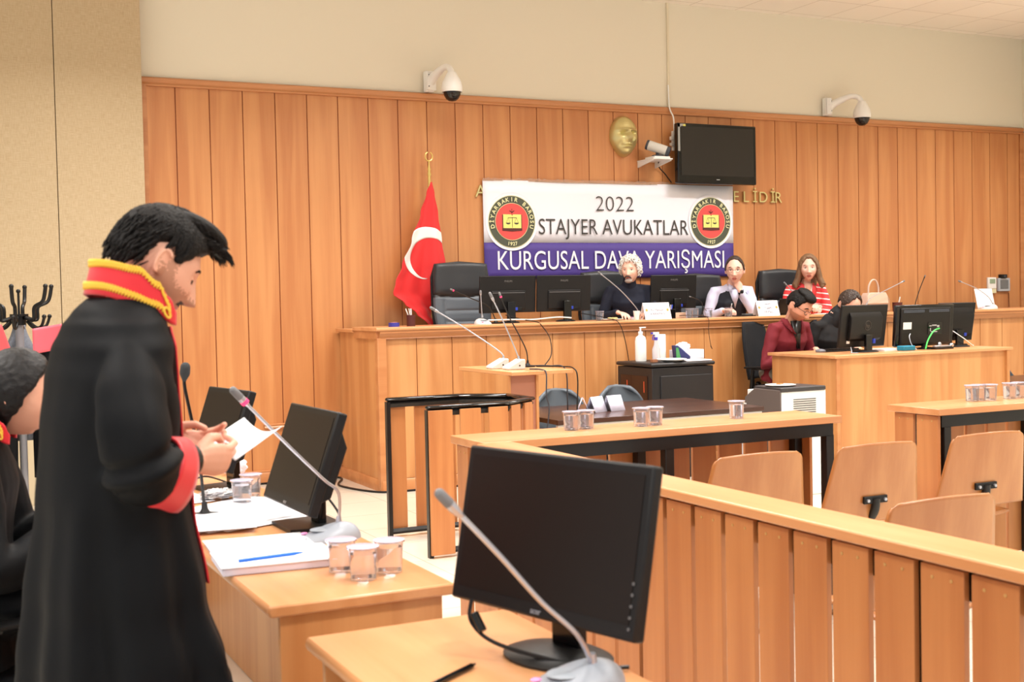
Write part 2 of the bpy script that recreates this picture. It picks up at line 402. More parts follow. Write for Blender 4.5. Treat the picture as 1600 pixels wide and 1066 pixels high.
w.prism([(0, 0), (-.02, 0), (-.02, .085), (-.01, .1), (0, .1)], .03, 1.07, 'y')
obj('base_moulding', w, WTR, t)

# ---------------------------------------------------------------- dome cameras, bullet camera
def dome_camera(loc, label, ang):
    t = thing('dome_camera', label, 'security camera', loc, 0, None)
    obj('wall_box', MB().box(-.045, .045, -.07, 0, -.1, .1), WHITEP, t, bev=.008)
    w = MB(); w.X = tf((0, -.07, 0), ang)
    w.box(-.05, .05, -.03, .02, -.09, .09)
    w.tube(cat([(0, -.0, -.0), (0, -.1, .05), (0, -.24, .095), (0, -.33, .07), (0, -.36, .0)], 6), [.055, .04, .03, .03, .036], 14)
    obj('arm', w, WHITEP, t, bev=.004)
    w = MB(); w.X = tf((0, -.07, 0), ang) @ tf((0, -.36, 0))
    w.lathe([(.0, .035), (.04, .03), (.062, -.01), (.088, -.06), (.099, -.11), (.099, -.145), (.092, -.158)], n=28)
    w.X = None
    obj('housing', w, WHITEP, t)
    w = MB(); w.X = tf((0, -.07, 0), ang) @ tf((0, -.36, 0))
    w.lathe([(.083, -.152), (.079, -.185), (.06, -.22), (.033, -.24), (0, -.245)], n=28)
    obj('dome', w, mat('smoked_dome', (30, 26, 24), .12), t)
    w = MB()
    for z in (-.055, .055): w.X = tf((0, -.07, 0), ang); w.cyl((-.035, -.034, z), (-.035, -.028, z), .006, 8)
    obj('screw', w, BLACKM, t)
    return t
dome_camera((4.60, WALLY, 3.77), 'white dome camera on a bent wall arm above the flag, left of the two', 12)
dome_camera((9.51, WALLY, 3.77), 'white dome camera on a bent wall arm right of the television', 42)
t = thing('bullet_camera', 'white box camera with dark lens high at the right edge of the photo', 'security camera', (12.0, 10.3, 3.98), -28)
w = MB().box(-.01, .34, -.07, .07, -.06, .02); w.ell((.17, 0, .02), (.17, .07, .09)); obj('housing', w, WHITEP, t, bev=.006)
obj('sunshield', MB().box(-.07, .36, -.085, .085, -.085, -.065), WHITEP, t, bev=.006)
obj('lens', MB().cyl((-.03, 0, .0), (0, 0, .0), .045, 20), BLACKG, t)
obj('mount', MB().tube([(.3, 0, -.07), (.42, .1, -.07), (.6, .35, -.05)], .022, 10), WHITEP, t)
# ================================================================ things on the back wall
X1 = Vector((1, 0, 0)); Z1 = Vector((0, 0, 1))
PURP = mat('purple_print', (78, 60, 140), .6); INK = mat('dark_ink', (64, 62, 60), .6); WHT = mat('banner_white', (240, 240, 248), .6)
EMG = mat('emblem_green', (82, 86, 72), .6); EMC = mat('emblem_cream', (234, 232, 180), .6); EMR = mat('emblem_red', (222, 84, 80), .6); EMY = mat('emblem_yellow', (236, 230, 130), .6); EMD = mat('emblem_dark', (90, 48, 44), .6)
bx0, bx1, bz0, bz1 = 5.152, 8.18, 1.85, 2.838; byy = WALLY-.03
t = thing('banner', 'white and purple printed banner with black and white lettering and two round emblems', 'banner', (bx0, byy, bz0))
bw = bx1-bx0; bh = bz1-bz0
def wav(x, z): return .004*sin(x*3.1+1)+.003*sin(x*7+z*5)
def strip(z0, z1, mm, nm, dy):
    w = MB(); w.grid(lambda a, b: (a*bw, dy-wav(a*bw, z0+(z1-z0)*b), z0+(z1-z0)*b), 40, 6); return obj(nm, w, mm, t, solid=.003, soff=0)
strip(.365, bh, WHT, 'white_field', 0); strip(0, .364, PURP, 'purple_field', 0)
def line(s, x0, x1, z, ch, bold, m, nm):
    w = MB(); text(w, s, (x0-bx0, -.012, z-bz0), X1, Z1, x1-x0, ch, bold, thick=.002); obj(nm, w, m, t, smooth=False)
line('2022', 6.436, 6.894, 2.545, .155, -.02, INK, 'year_lettering')
line('STAJYER AVUKATLAR', 5.765, 7.576, 2.30, .158, -.006, INK, 'title_lettering')
line('KURGUSAL DAVA YARIŞMASI', 5.297, 8.04, 1.945, .185, 0, WHT, 'subtitle_lettering')
for cx, cz in ((5.46, 2.425), (7.868, 2.447)):
    R = .262; o = Vector((cx-bx0, -.0135, cz-bz0))
    def disc(r, m, dy): 
        w = MB().lathe([(0, 0), (r, 0), (r, .002)], o+Vector((0, dy, 0)), 48, ax=Matrix.Rotation(radians(90), 3, 'X').copy()); return w
    em = obj('emblem', disc(R+.028, WHT, 0), WHT, t)
    obj('cream_ring', disc(R, EMC, -.0015), EMC, em); obj('green_ring', disc(R-.006, EMG, -.003), EMG, em)
    obj('inner_ring', disc(.188, EMC, -.0045), EMC, em); obj('red_disc', disc(.182, EMR, -.006), EMR, em)
    w = MB(); y = o.y-.009
    def arc(s, a0, a1, rr, hh, flip=False):
        n = len(s)
        for i, chh in enumerate(s):
            if chh == ' ': continue
            a = radians(a0+(a1-a0)*i/(n-1)); d = Vector((sin(a), 0, cos(a))); u = Vector((cos(a), 0, -sin(a)))
            if flip: u = -u; v = -d; p = Vector((o.x, y, o.z))+d*(rr+hh)
            else: v = d; p = Vector((o.x, y, o.z))+d*rr
            text(w, chh, p, u, v, None, hh, .02, align='c', thick=.001)
    arc('DİYARBAKIR BAROSU', -103, 103, .203, .04); arc('1927', 191, 169, .205, .035, True)
    obj('ring_lettering', w, EMC, em, smooth=False)
    w = MB(); w.box(o.x-.108, o.x+.108, y-.002, y+.002, o.z-.075, o.z+.068); w.prism([(o.x-.11, o.z-.09), (o.x, o.z-.098), (o.x+.11, o.z-.09), (o.x+.11, o.z-.07), (o.x-.11, o.z-.07)], y-.0015, y+.0015); obj('book', w, EMD, em, smooth=False)
    w = MB(); w.prism([(o.x-.1, o.z-.066), (o.x+.1, o.z-.066), (o.x+.1, o.z+.072), (o.x+.012, o.z+.072), (o.x, o.z+.058), (o.x-.012, o.z+.072), (o.x-.1, o.z+.072)], y-.003, y, 'y'); obj('pages', w, EMY, em, smooth=False)
    w = MB(); y2 = y-.0045
    w.box(o.x-.002, o.x+.002, y2, y2+.002, o.z-.062, o.z+.045); w.box(o.x-.048, o.x+.048, y2, y2+.002, o.z+.036, o.z+.041)
    for sg in (-1, 1):
        c = o.x+sg*.046
        for e in (-1, 1): w.prism([(c-.001, o.z+.036), (c+.001, o.z+.036), (c+e*.02+.001, o.z-.01), (c+e*.02-.001, o.z-.01)], y2, y2+.002)
        w.prism([(c+.026*cos(pi+pi*k/8), o.z-.012+.016*sin(pi+pi*k/8)) for k in range(9)], y2, y2+.002)
    obj('scales', w, INK, em, smooth=False)
    w = MB(); w.box(o.x-.002, o.x+.002, y, y+.002, o.z+.08, o.z+.13)
    for sg in (-1, 1): w.prism([(o.x, o.z+.085), (o.x+sg*.03, o.z+.108), (o.x+sg*.02, o.z+.112), (o.x, o.z+.095)], y, y+.002)
    obj('sprig', w, EMD, em, smooth=False)
w = MB(); q = [(2.2*k/70, bh+random.uniform(.012, .03)) for k in range(71)]; w.prism([(0, bh-.01), (2.2, bh-.01)]+q[::-1], -.006, -.004)
obj('tape', w, mat('clear_tape', (240, 214, 190), .15, trans=.75), t, smooth=False)
# brass letters
for s, x, lb in (('A', 5.10, 'gilt letter A left of the banner, mostly covered by it'), ('E', 8.195, 'gilt letter E touching the banner\'s right edge'), ('L', 8.33, 'gilt letter L after the first letter right of the banner'), ('İ', 8.455, 'gilt dotted letter I between L and D'), ('D', 8.545, 'gilt letter D on the panelling'), ('İ', 8.70, 'gilt dotted letter I between D and R'), ('R', 8.765, 'gilt letter R, last of the wall lettering')):
    w = MB(); text(w, s, (0, -.002, 0), X1, Z1, None, .118, -.004, thick=.02)
    if s == 'A': x = 5.075
    tag(obj('wall_letter', w, GILT), lb, 'letter', (x, WALLY-.006, 2.668), group='gilt wall letters')
# television
t = thing('television', 'large black flat television hung on the panelling above the banner', 'television', (7.85, 11.0, 3.155))
tv = .51; th = .318
o = obj('casing', MB().box(-tv, tv, -.03, .04, -th, th), BLACKG, t, bev=.012)
obj('back_box', MB().box(-.38, .38, .04, .1, -.24, .24), BLACKP, t, bev=.01)
obj('screen', MB().box(-tv+.04, tv-.04, -.034, -.029, -th+.085, th-.035), mat('tv_screen', (36, 33, 31), .15), t)
obj('wall_bracket', MB().box(-.15, .15, .09, .19, -.12, .12), BLACKM, t)
obj('logo', MB().box(-.02, .02, -.033, -.03, -th+.042, -th+.05), SILV, t)
w = MB(); w.box(-tv+.004, -tv+.03, -.0335, -.03, .02, th-.01); w.box(-tv+.004, -tv+.1, -.0335, -.03, th-.045, th-.01)
obj('sticker', w, mat('sticker_grey', (150, 150, 145), .5), t)
obj('yellow_sticker', MB().box(-tv+.07, -tv+.1, -.035, -.03, th-.035, th-.015), mat('sticker_yellow', (210, 200, 90), .5), t)
# conference camera on shelf
t = thing('wall_shelf', 'small white bracket shelf on the panelling left of the television', 'shelf', (7.09, WALLY, 3.07))
w = MB().box(-.12, .12, -.32, 0, 0, .012); obj('board', w, WHITEP, t, bev=.003)
for a_ in (-.115, .1): obj('bracket', MB().prism([(-.0, -.06), (-.0, 0), (-.3, 0), (-.3, -.012)], a_, a_+.015, 'x'), WHITEP, t)
t = thing('conference_camera', 'silver and black barrel conference camera on the white shelf', 'camera', (7.1, WALLY-.2, 3.083), 0)
obj('base', MB().box(-.1, .1, -.09, .09, 0, .022), WHITEP, t, bev=.006)
w = MB(); w.lathe([(.0, .022), (.07, .022), (.06, .04), (.03, .045)], n=20); w.cyl((0, 0, .03), (0, 0, .085), .02); obj('foot', w, mat('slate', (58, 62, 70), .4), t)
w = MB(); d = Vector((.72, -.55, -.34)).normalized(); c = Vector((0, 0, .115)); w.cyl(c-d*.1, c+d*.1, .052, 24); obj('barrel', w, mat('barrel', (206, 204, 196), .35), t, bev=.004)
w = MB(); w.cyl(c+d*.1, c+d*.135, .054, 24, r1=.05); w.cyl(c-d*.1, c-d*.125, .054, 24, r1=.05); obj('end_cap', w, mat('slate', (58, 62, 70), .4), t, bev=.004)
cable('camera_cable', [(7.17, 11.08, 3.09), (7.22, 11.15, 3.02), (7.3, 11.16, 2.95), (7.38, 11.16, 2.86)], .006, BLACKP, 'black cable drooping from the wall shelf to the television')
cable('television_cable', [(7.365, 11.17, 3.9), (7.37, 11.16, 3.66), (7.39, 11.12, 3.55), (7.385, 11.1, 3.4)], .008, WHITEP, 'white cable coming down the wall to the television')
t = thing('power_strip', 'white socket strip half hidden behind the television\'s left edge', 'power strip', (7.41, 11.17, 3.31))
obj('strip', MB().box(-.02, .02, -.03, .0, -.11, .1), WHITEP, t, bev=.006)
obj('plug', MB().box(-.05, -.015, -.05, -.01, .0, .04).box(-.05, -.015, -.05, -.01, -.06, -.03), WHITEP, t, bev=.005)
# gilt face mask
t = thing('wall_mask', 'golden relief of a man\'s face on the panelling above the banner', 'wall relief', (6.80, WALLY, 3.33))
def mask_fn(d, p):
    x, y, z = p
    if y > 0: y = .0
    g = lambda v, c, s: exp(-((v-c)/s)**2)
    X = x/.155; Zz = z/.21
    f = 0
    f += .066*g(X, 0, .16)*(g(Zz, -.12, .2)+.5*g(Zz, .08, .16)) if y < -.02 else 0
    f += .034*g(X, 0, .65)*g(Zz, .27, .08)
    f -= .040*(g(X, .38, .2)+g(X, -.38, .2))*g(Zz, .12, .09)
    f += .022*(g(X, .36, .11)+g(X, -.36, .11))*g(Zz, .1, .045)
    f += .024*g(X, 0, .32)*(g(Zz, -.43, .05)+.9*g(Zz, -.56, .05)); f -= .014*g(X, 0, .4)*g(Zz, -.49, .025)
    f += .02*g(X, 0, .28)*g(Zz, -.8, .14)
    f += .014*(g(X, .55, .2)+g(X, -.55, .2))*g(Zz, -.15, .2)
    f -= .012*(g(X, .5, .14)+g(X, -.5, .14))*g(Zz, -.45, .14)
    if Zz < -.2: x *= 1-.28*(-Zz-.2)
    for q in (.46, .56, .66): f += .003*g(X, 0, .5)*g(Zz, q, .03)
    return Vector((x, y-f*min(1, max(0, -d.y*2.2)), z))
obj('face', MB().ell((0, 0, 0), (.165, .13, .215), nu=72, nv=72, fn=mask_fn), GILT, t)
# thermostat panels
t = thing('thermostat', 'white thermostat with green display on the panelling at far right', 'thermostat', (12.09, WALLY, 1.73))
obj('body', MB().box(-.07, .07, -.03, 0, -.075, .065), WHITEP, t, bev=.006); obj('display', MB().box(-.045, .045, -.034, -.029, -.01, .045), mat('lcd', (146, 166, 140), .3), t)
obj('label', MB().box(-.04, .06, -.033, -.029, -.13, -.078), mat('note_yellow', (226, 220, 180), .7), t)
t = thing('control_panel', 'grey framed touch panel right of the thermostat', 'control panel', (12.29, WALLY, 1.705))
obj('frame', MB().box(-.1, .1, -.035, 0, -.085, .08), GREYP, t, bev=.006); obj('screen', MB().box(-.07, .065, -.038, -.034, -.055, .055), mat('grey_screen', (110, 112, 114), .2), t)
t = thing('black_sensor', 'small black box sitting on top of the grey touch panel', 'sensor', (12.27, WALLY-.03, 1.785)); obj('body', MB().box(-.05, .045, -.03, .03, 0, .045), BLACKP, t, bev=.005); obj('face', MB().box(-.02, .02, -.034, -.03, .01, .035), mat('slate', (58, 62, 70), .4), t)
cable('panel_cable', [(12.38, 11.17, 1.6), (12.385, 11.17, 1.48), (12.4, 11.17, 1.3)], .004, mat('rustcable', (120, 70, 40), .6), 'thin dark cable running down from the touch panel')

# flag
FX, FY = 4.53, 11.03
t = thing('flag', 'red flag with white crescent hanging from a brass pole behind the bench', 'flag', (FX, FY, .68))
obj('pole', MB().cyl((0, 0, 0), (0, 0, 2.16), .014, 14), BRASS, t)
w = MB(); w.lathe([(.013, 2.16), (.02, 2.18), (.012, 2.21), (.016, 2.23), (.007, 2.27), (.007, 2.31)], n=14)
w.tube([Vector((sin(a)*.038, 0, 2.352-cos(a)*.042)) for a in [radians(k) for k in range(-160, 161, 10)]], .007, 8); obj('finial', w, BRASS, t)
obj('base', MB().lathe([(0, 0), (.16, 0), (.16, .02), (.04, .05), (.02, .08)], n=24), BRASS, t)
# outline of the hanging cloth, left and right edges against height (local z above .68)
tab = [(2.105, -.004, .012), (2.0, -.05, .035), (1.8, -.12, .07), (1.55, -.22, .10), (1.3, -.33, .135), (1.15, -.40, .15), (1.04, -.43, .16), (.95, -.32, .165), (.85, -.2, .17), (.75, -.09, .17), (.66, .06, .17)]
tab = sorted([(a, b, c) for a, b, c in tab])
def fl(u, v, dy=0):
    z = .66+v*(2.105-.66); l, r = interp(tab, z); x = l+(r-l)*u
    k = (2.105-z)/1.44
    y = -.04-.05*k*sin(u*7.5+z*1.2)-.02*k*sin(u*16+2)
    return Vector((x, y+dy, z))
obj('cloth', MB().grid(lambda a, b: fl(a, b), 50, 60), mat('flag_red', (214, 38, 40), .55, sheen=.2), t, solid=.003)
w = MB()   # crescent: between two circles, laid on the cloth
def onflag(x, z, dy):
    l, r = interp(tab, z); u = min(1, max(0, (x-l)/(r-l))); p = fl(u, (z-.66)/(2.105-.66), dy); return p
oc = (-.06, 1.426); ro = (.25, .25); ic = (-.03, 1.375); ri = (.2, .195)
A = []; Bq = []
for k in range(41):
    a = radians(6+k*(268-6)/40)
    p1 = (oc[0]+ro[0]*cos(a), oc[1]+ro[1]*sin(a)); a2 = radians(24+k*(264-24)/40); p2 = (ic[0]+ri[0]*cos(a2), ic[1]+ri[1]*sin(a2))
    A.append(p1); Bq.append(p2)
vs = []; fs = []
for k in range(41):
    for j in range(7):
        x = lerp(A[k][0], Bq[k][0], j/6); z = lerp(A[k][1], Bq[k][1], j/6); vs.append(onflag(x, z, -.004))
for k in range(40):
    for j in range(6): fs.append((k*7+j, k*7+j+1, k*7+8+j, k*7+7+j))
w.add(vs, fs); obj('crescent', w, mat('flag_white', (236, 232, 228), .6), t, solid=.002)
# ================================================================ people
def sstep(t): t = min(1, max(0, t)); return t*t*(3-2*t)
G = lambda v, c, s: exp(-((v-c)/s)**2)
HR = (.100, .079, .116); NOSE = [.029]
def head_fn(d, p, fem=0):
    x, y, z = p; t = max(0, -z/.118)
    y *= 1-(.30+.08*fem)*t**1.6
    if x > 0: x += .018*t*min(1, d.x*2)
    else: x *= 1-.30*t
    if z > 0 and x < 0: x *= 1.06
    if d.x > .15:
        k = sstep((d.x-.15)/.3); ay = abs(y)
        f = 0
        nz = 0
        if -.055 < z < .03: nz = (.03-z)/.075
        if nz: f += NOSE[0]*nz**1.35*G(y, 0, .009+.006*nz)*(1 if z > -.046 else max(0, (z+.055)/.009))
        f += .006*G(ay, .014, .007)*G(z, -.045, .008)
        f -= .011*G(ay, .031, .015)*G(z, .0, .013)
        f += .005*G(ay, .03, .022)*G(z, .028, .010)
        f += .006*G(ay, .045, .018)*G(z, -.03, .02)
        f += .007*G(y, 0, .022)*(G(z, -.069, .006)+G(z, -.082, .006))-.004*G(y, 0, .022)*G(z, -.0755, .0025)
        f -= .004*G(y, 0, .02)*G(z, -.093, .006)
        f += .009*G(y, 0, .022)*G(z, -.108, .014)
        x += f*k
    return Vector((x, y, z))
def head(mb, X, fem=0, earX=None):
    old = mb.X; mb.X = X
    mb.ell((0, 0, 0), HR, nu=64, nv=64, fn=lambda d, p: head_fn(d, p, fem))
    for s in (-1, 1):
        mb.ell((-.010, s*.078, -.008), (.017, .007, .030), rot('Z', -s*22) @ rot('Y', -8), 14, 10)
        mb.tube([Vector((-.010-.017*sin(a), s*(.084+.004*abs(sin(a))), -.006+.029*cos(a))) for a in [radians(q) for q in range(-60, 200, 26)]], .0042, 6)
    mb.X = old
def face_bits(parent, X, iris=EYED, brow=HAIRB, bw=.0035, open_=1, lipm=SKIN2, look=0):
    w = MB(); w.X = X; zc = .0045 if open_ > 0 else -.0055
    for s in (-1, 1): w.ell((.0742, s*.031, 0), .0138, nu=18, nv=14, fn=lambda d, p: Vector((p.x, p.y, max(zc+.25*abs(p.y), p.z))))
    obj('eyelids', w, lipm, parent)
    w = MB(); w.X = X
    for s in (-1, 1): w.ell((.0745, s*.031, 0), .0125, nu=14, nv=10)
    e = obj('eyes', w, EYEW, parent)
    w = MB(); w.X = X
    for s in (-1, 1): w.ell((.0815, s*.031+look, -.001), (.0065, .0062, .0062), nu=12, nv=8)
    obj('iris', w, iris, e)
    w = MB(); w.X = X
    for s in (-1, 1):
        k_ = .0065 if open_ > 0 else -.0062; w.tube([(.083, s*.019, k_*.3), (.0875, s*.026, k_), (.0875, s*.033, k_), (.083, s*.043, k_*.2)], .0014 if open_ > 0 else .0020, 6)
    obj('eyelashes', w, EYED, parent)
    w = MB(); w.X = X
    for s in (-1, 1):
        w.tube(cat([(.092, s*.012, .020), (.0935, s*.024, .027), (.089, s*.037, .0275), (.079, s*.049, .019)], 4), [bw*.7, bw, bw, bw*.5], 6)
    obj('eyebrows', w, brow, parent)
def hair_shell(parent, X, m, thr, T=.016, namp=.004, nsc=14, fem=0, extra=None, vox=None, name='hair', tfn=None):
    w = MB(); w.X = X
    def fn(d, p):
        q = head_fn(d, p, fem) if d.x < .3 else head_fn(Vector((.1, d.y, d.z)), p, fem)
        a = atan2(abs(d.y), d.x); th = interp(thr, a)[0]
        k = sstep((d.z-th)/.10+.5)
        tk = (tfn(d, a) if tfn else T)+namp*noise.noise(Vector(d)*nsc)+namp*.6*noise.noise(Vector((d.x*6, d.y*40, d.z*6)))
        return q+Vector(d)*(tk*k-.012*(1-k))
    w.ell((0, 0, 0), HR, nu=96, nv=72, fn=fn)
    if extra: extra(w)
    if vox: return blob(name, w, m, parent, vox, 1)
    return obj(name, w, m, parent)
THR_M = [(0, .70), (.6, .62), (.95, .45), (1.25, .05), (1.45, -.12), (1.6, .22), (1.9, .15), (2.2, -.30), (3.15, -.52)]
THR_BALD = [(0, .97), (.7, .93), (1.1, .55), (1.3, .05), (1.5, -.1), (1.62, .2), (1.9, .15), (2.2, -.35), (3.15, -.55)]
def hand(mb, w0, d, n, side=1, curl=(.5, .55, .6, .7), thumb=.5, sc=1, spread=1):
    """palm and five fingers: d = pointing direction, n = palm normal (towards the grip)"""
    d = Vector(d).normalized(); n = Vector(n); n = (n-d*n.dot(d)).normalized(); s = d.cross(n)*side; w0 = Vector(w0)
    P = lambda a, b, c: w0+(d*a+s*b+n*c)*sc
    mb.tube([P(-.03, 0, 0), P(.0, 0, 0), P(.03, 0, 0), P(.065, 0, 0), P(.088, .0, .0)], [v*sc for v in (.022, .019, .017, .015, .012)], 12, ry=[v*sc for v in (.026, .027, .037, .041, .036)], upv=n, rnd=True)
    L = (.043, .026, .020), (.048, .029, .022), (.044, .027, .021), (.034, .021, .018)
    for i in range(4):
        b = (.028-.0187*i); a0 = .086-(0, -.004, .0, .008)[i]; p = P(a0-.02, b, 0); q = P(a0, b, 0); pts = [p, q]; ang = 0; dd = (d+s*(.09*(1.3-i)*spread)).normalized()
        for k in range(3):
            ang += curl[i]*(1.0, 1.15, .7)[k]; q = q+(dd*cos(ang)+n*sin(ang))*L[i][k]*sc; pts.append(q)
        r = (.0092, .0098, .0093, .0082)[i]*sc
        mb.tube(pts, [r*1.05, r*1.05, r, r*.92, r*.8], 10, rnd=True)
    t0 = P(.012, .022, .006); t1 = P(.042, .046, .014+.01*thumb); t2 = P(.070, .050-.012*thumb, .018+.028*thumb); t3 = P(.092, .044-.03*thumb, .022+.04*thumb)
    mb.tube([t0, t1, t2, t3], [.014*sc, .0125*sc, .0105*sc, .0085*sc], 10, rnd=True)
def dirv(yawd, pitd): return Vector((cos(radians(yawd))*cos(radians(pitd)), sin(radians(yawd))*cos(radians(pitd)), sin(radians(pitd))))
def seated_person(label, loc, rz, hyaw, hpitch, arms, lean=.12, skin=SKIN, fem=0, paint=None, sc=1, hroll=0, hfwd=.03, vox=.005, legs=True, hup=0, hs=1.08, hside=0, hz=.70):
    """root at the seat surface; returns root, head matrix, joint table"""
    t = thing('person', label, 'person', loc, rz)
    sh = lambda x, y, z: Vector((x+lean*z, y, z))*sc
    wsh = .185-.02*fem
    HC = sh(.045, 0, hz)+Vector((hfwd, hside, hup)); X = Matrix.Translation(HC) @ Matrix.Rotation(radians(hyaw), 4, 'Z') @ Matrix.Rotation(radians(hpitch), 4, 'Y') @ Matrix.Rotation(radians(hroll), 4, 'X') @ Matrix.Translation((0, 0, .02)) @ Matrix.Scale(hs, 4)
    w = MB()
    head(w, X, fem)
    w.tube([sh(.0, 0, .50), sh(.015, 0, .60), X @ Vector((-.02, 0, -.07)), X @ Vector((-.015, 0, -.03))], [.06, .052-.006*fem, .05-.006*fem, .045], 14, rnd=True)
    w.tube([sh(-.02, 0, .06), sh(-.01, 0, .22), sh(.01, 0, .40), sh(0, 0, .50), sh(0, 0, .55)], [.10, .09, .10, .075, .045], 18, ry=[.155, .135, .155, .14, .06], upv=(1, 0, 0), rnd=True)
    J = {}
    for s, (E_, W_, hd, hn, cu) in zip((1, -1), arms):
        S0 = sh(0, s*wsh, .50); E_ = Vector(E_); W_ = Vector(W_); J[s] = (S0, E_, W_)
        w.tube([sh(0, s*.10, .51), S0, S0.lerp(E_, .5), E_, E_.lerp(W_, .4), W_], [.045, .048, .042, .036, .037, .026], 12, rnd=True)
        hand(w, W_+Vector(hd).normalized()*.012, hd, hn, -s, cu)
    if legs:
        for s in (1, -1): w.tube([Vector((-.02, s*.09, .07)), Vector((.2, s*.1, .085)), Vector((.42, s*.11, .07)), Vector((.44, s*.11, -.05)), Vector((.40, s*.11, -.38)), Vector((.46, s*.11, -.43))], [.085, .075, .058, .052, .04, .035], 14, rnd=True)
    inv = X.inverted()
    pf = (lambda c: paint(inv @ c)) if paint else None
    me_mats = [skin, mat('stubble', (184, 132, 106), .6, bump=.1, bscale=500), LIPS]
    b = blob('body', w, me_mats, t, vox, 1, paint=pf)
    J['sh'] = sh; J['X'] = X
    return t, X, J
def lips_paint(c, stub=False):
    if c.x > .07 and abs(c.y) < .024 and -.088 < c.z < -.064 and abs(c.y) < .024-abs(c.z+.0755)*1.1: return 2
    if stub and c.length < .155:
        if c.z < -.045 and c.x > -.02 and not (c.z > -.06 and c.x > .085 and abs(c.y) < .02) and c.z < -.03-.035*sstep((c.x-.02)/.06)+ .02: return 1
        if abs(c.y) < .03 and c.x > .08 and -.064 < c.z < -.054: return 1
    return 0
def garment_top(t, J, m, name='shirt', th=.012, arms=True, hem=.02, open_neck=0, vox=.009, cuffs=1, disp=None, wide=0, neckr=.062, neck=.565):
    sh = J['sh']; w = MB()
    w.tube([sh(-.02, 0, hem), sh(-.01, 0, .12), sh(-.01, 0, .24), sh(.01, 0, .40), sh(.0, 0, .49), sh(-.005, 0, .53), sh(.0, 0, neck)], [.125+wide, .118+wide, .11+wide, .118+wide, .095, .075, neckr-.012], 22, ry=[.18+wide, .17+wide, .155+wide, .185+wide*.6, .19, .15, neckr], upv=(1, 0, 0), rnd=False)
    if arms:
        for s in (1, -1):
            S0, E_, W_ = J[s]
            w.tube([sh(0, s*.09, .50), S0+Vector((0, 0, -.004)), S0.lerp(E_, .35), S0.lerp(E_, .75), E_, E_.lerp(W_, .35), E_.lerp(W_, .93)], [.06, .064, .06, .053, .05, .05, .036], 14, rnd=True)
    def dd(c): return .006*noise.noise(c*Vector((1, 1, 1)).length*6)+.004*noise.noise(Vector((c.x*22, c.y*9, c.z*16)))
    return blob(name, w, m, t, vox, 3, disp=disp or dd)
def trousers(t, m):
    w = MB()
    for s in (1, -1): w.tube([Vector((-.06, s*.08, .09)), Vector((.2, s*.1, .09)), Vector((.43, s*.11, .075)), Vector((.45, s*.11, -.05)), Vector((.42, s*.11, -.40))], [.10, .09, .072, .066, .055], 16, rnd=True)
    blob('trousers', w, m, t, .012, 2)
    w = MB()
    for s in (1, -1): w.ell((.48, s*.11, -.445), (.13, .045, .035))
    obj('shoes', w, BLACKP, t)
# ---- grey-haired man with the dark roll-neck
A0 = [((.16, .27, .22), (.36, .14, .29), (.8, -.5, -.1), (0, -.2, -1), (.5, .5, .6, .6)), ((.14, -.29, .22), (.37, -.16, .28), (.85, .4, -.1), (0, 0, -1), (.3, .3, .4, .4))]
SEAT = 1.185
t, X, J = seated_person('silver-haired man with dark moustache in navy roll-neck sweater behind the bench', (6.50, 10.66, SEAT+.03), -112, -24, 2, A0, lean=.2, skin=SKIN2, paint=lambda c: lips_paint(c), hup=-.02)
garment_top(t, J, mat('navy_knit', (20, 25, 42), .85, bump=.1, bscale=300), 'sweater', wide=.01)
w = MB(); w.tube([J['sh'](.0, 0, .53), J['sh'](.012, 0, .585), J['sh'](.022, 0, .632)], [.078, .064, .060], 20, ry=[.082, .066, .060], upv=(1, 0, 0)); obj('roll_neck', w, mat('navy_knit', (20, 25, 42)), t)
trousers(t, BLACKM); face_bits(t, X, brow=HAIRG, bw=.003)
hair_shell(t, X, HAIRG, [(0, .74), (.6, .64), (.95, .42), (1.25, -.1), (1.45, -.3), (1.62, .1), (1.9, 0), (2.2, -.45), (3.15, -.6)], T=.008, namp=.005, nsc=9)
w = MB(); w.X = X; rnd = random.Random(11)
for k in range(900):
    a = rnd.uniform(-pi, pi); zz = rnd.uniform(-.3, .98); th_ = interp([(0, .70), (.6, .60), (.95, .38), (1.25, -.1), (1.45, -.3), (1.62, .15), (1.9, .05), (2.2, -.4), (3.15, -.5)], abs(a))[0]
    if zz < th_: continue
    r_ = sqrt(1-zz*zz); dd = Vector((cos(a)*r_, sin(a)*r_, zz)); p = head_fn(dd, Vector((dd.x*HR[0], dd.y*HR[1], dd.z*HR[2])))+dd*.006
    tg = Vector((rnd.uniform(-1, 1), rnd.uniform(-1, 1), rnd.uniform(-1, .6))); tg = (tg-dd*tg.dot(dd)).normalized()
    L9 = rnd.uniform(.7, 1.5); w.tube([p, p+dd*.010*L9+tg*.008, p+dd*.014*L9+tg*.022*L9, p+dd*.006+tg*.036*L9], [.003, .006, .0055, .001], 5)
obj('hair_curls', w, HAIRG, t.children[-1] if False else t)
w = MB(); w.X = X
for s in (-1, 1): w.tube(cat([(.118, 0, -.058), (.115, s*.014, -.060), (.105, s*.026, -.070), (.098, s*.030, -.082)], 4), [.005, .007, .006, .003], 8)
obj('moustache', w, mat('moustache_dark', (70, 60, 56), .7, bump=.4, bscale=300), t)
w = MB(); w.X = X; w.ell((.080, 0, -.100), (.029, .036, .022), nu=20, nv=12); obj('beard', w, mat('beard_grey', (168, 152, 142), .8, bump=.4, bscale=300, var=.2, vscale=80), t)
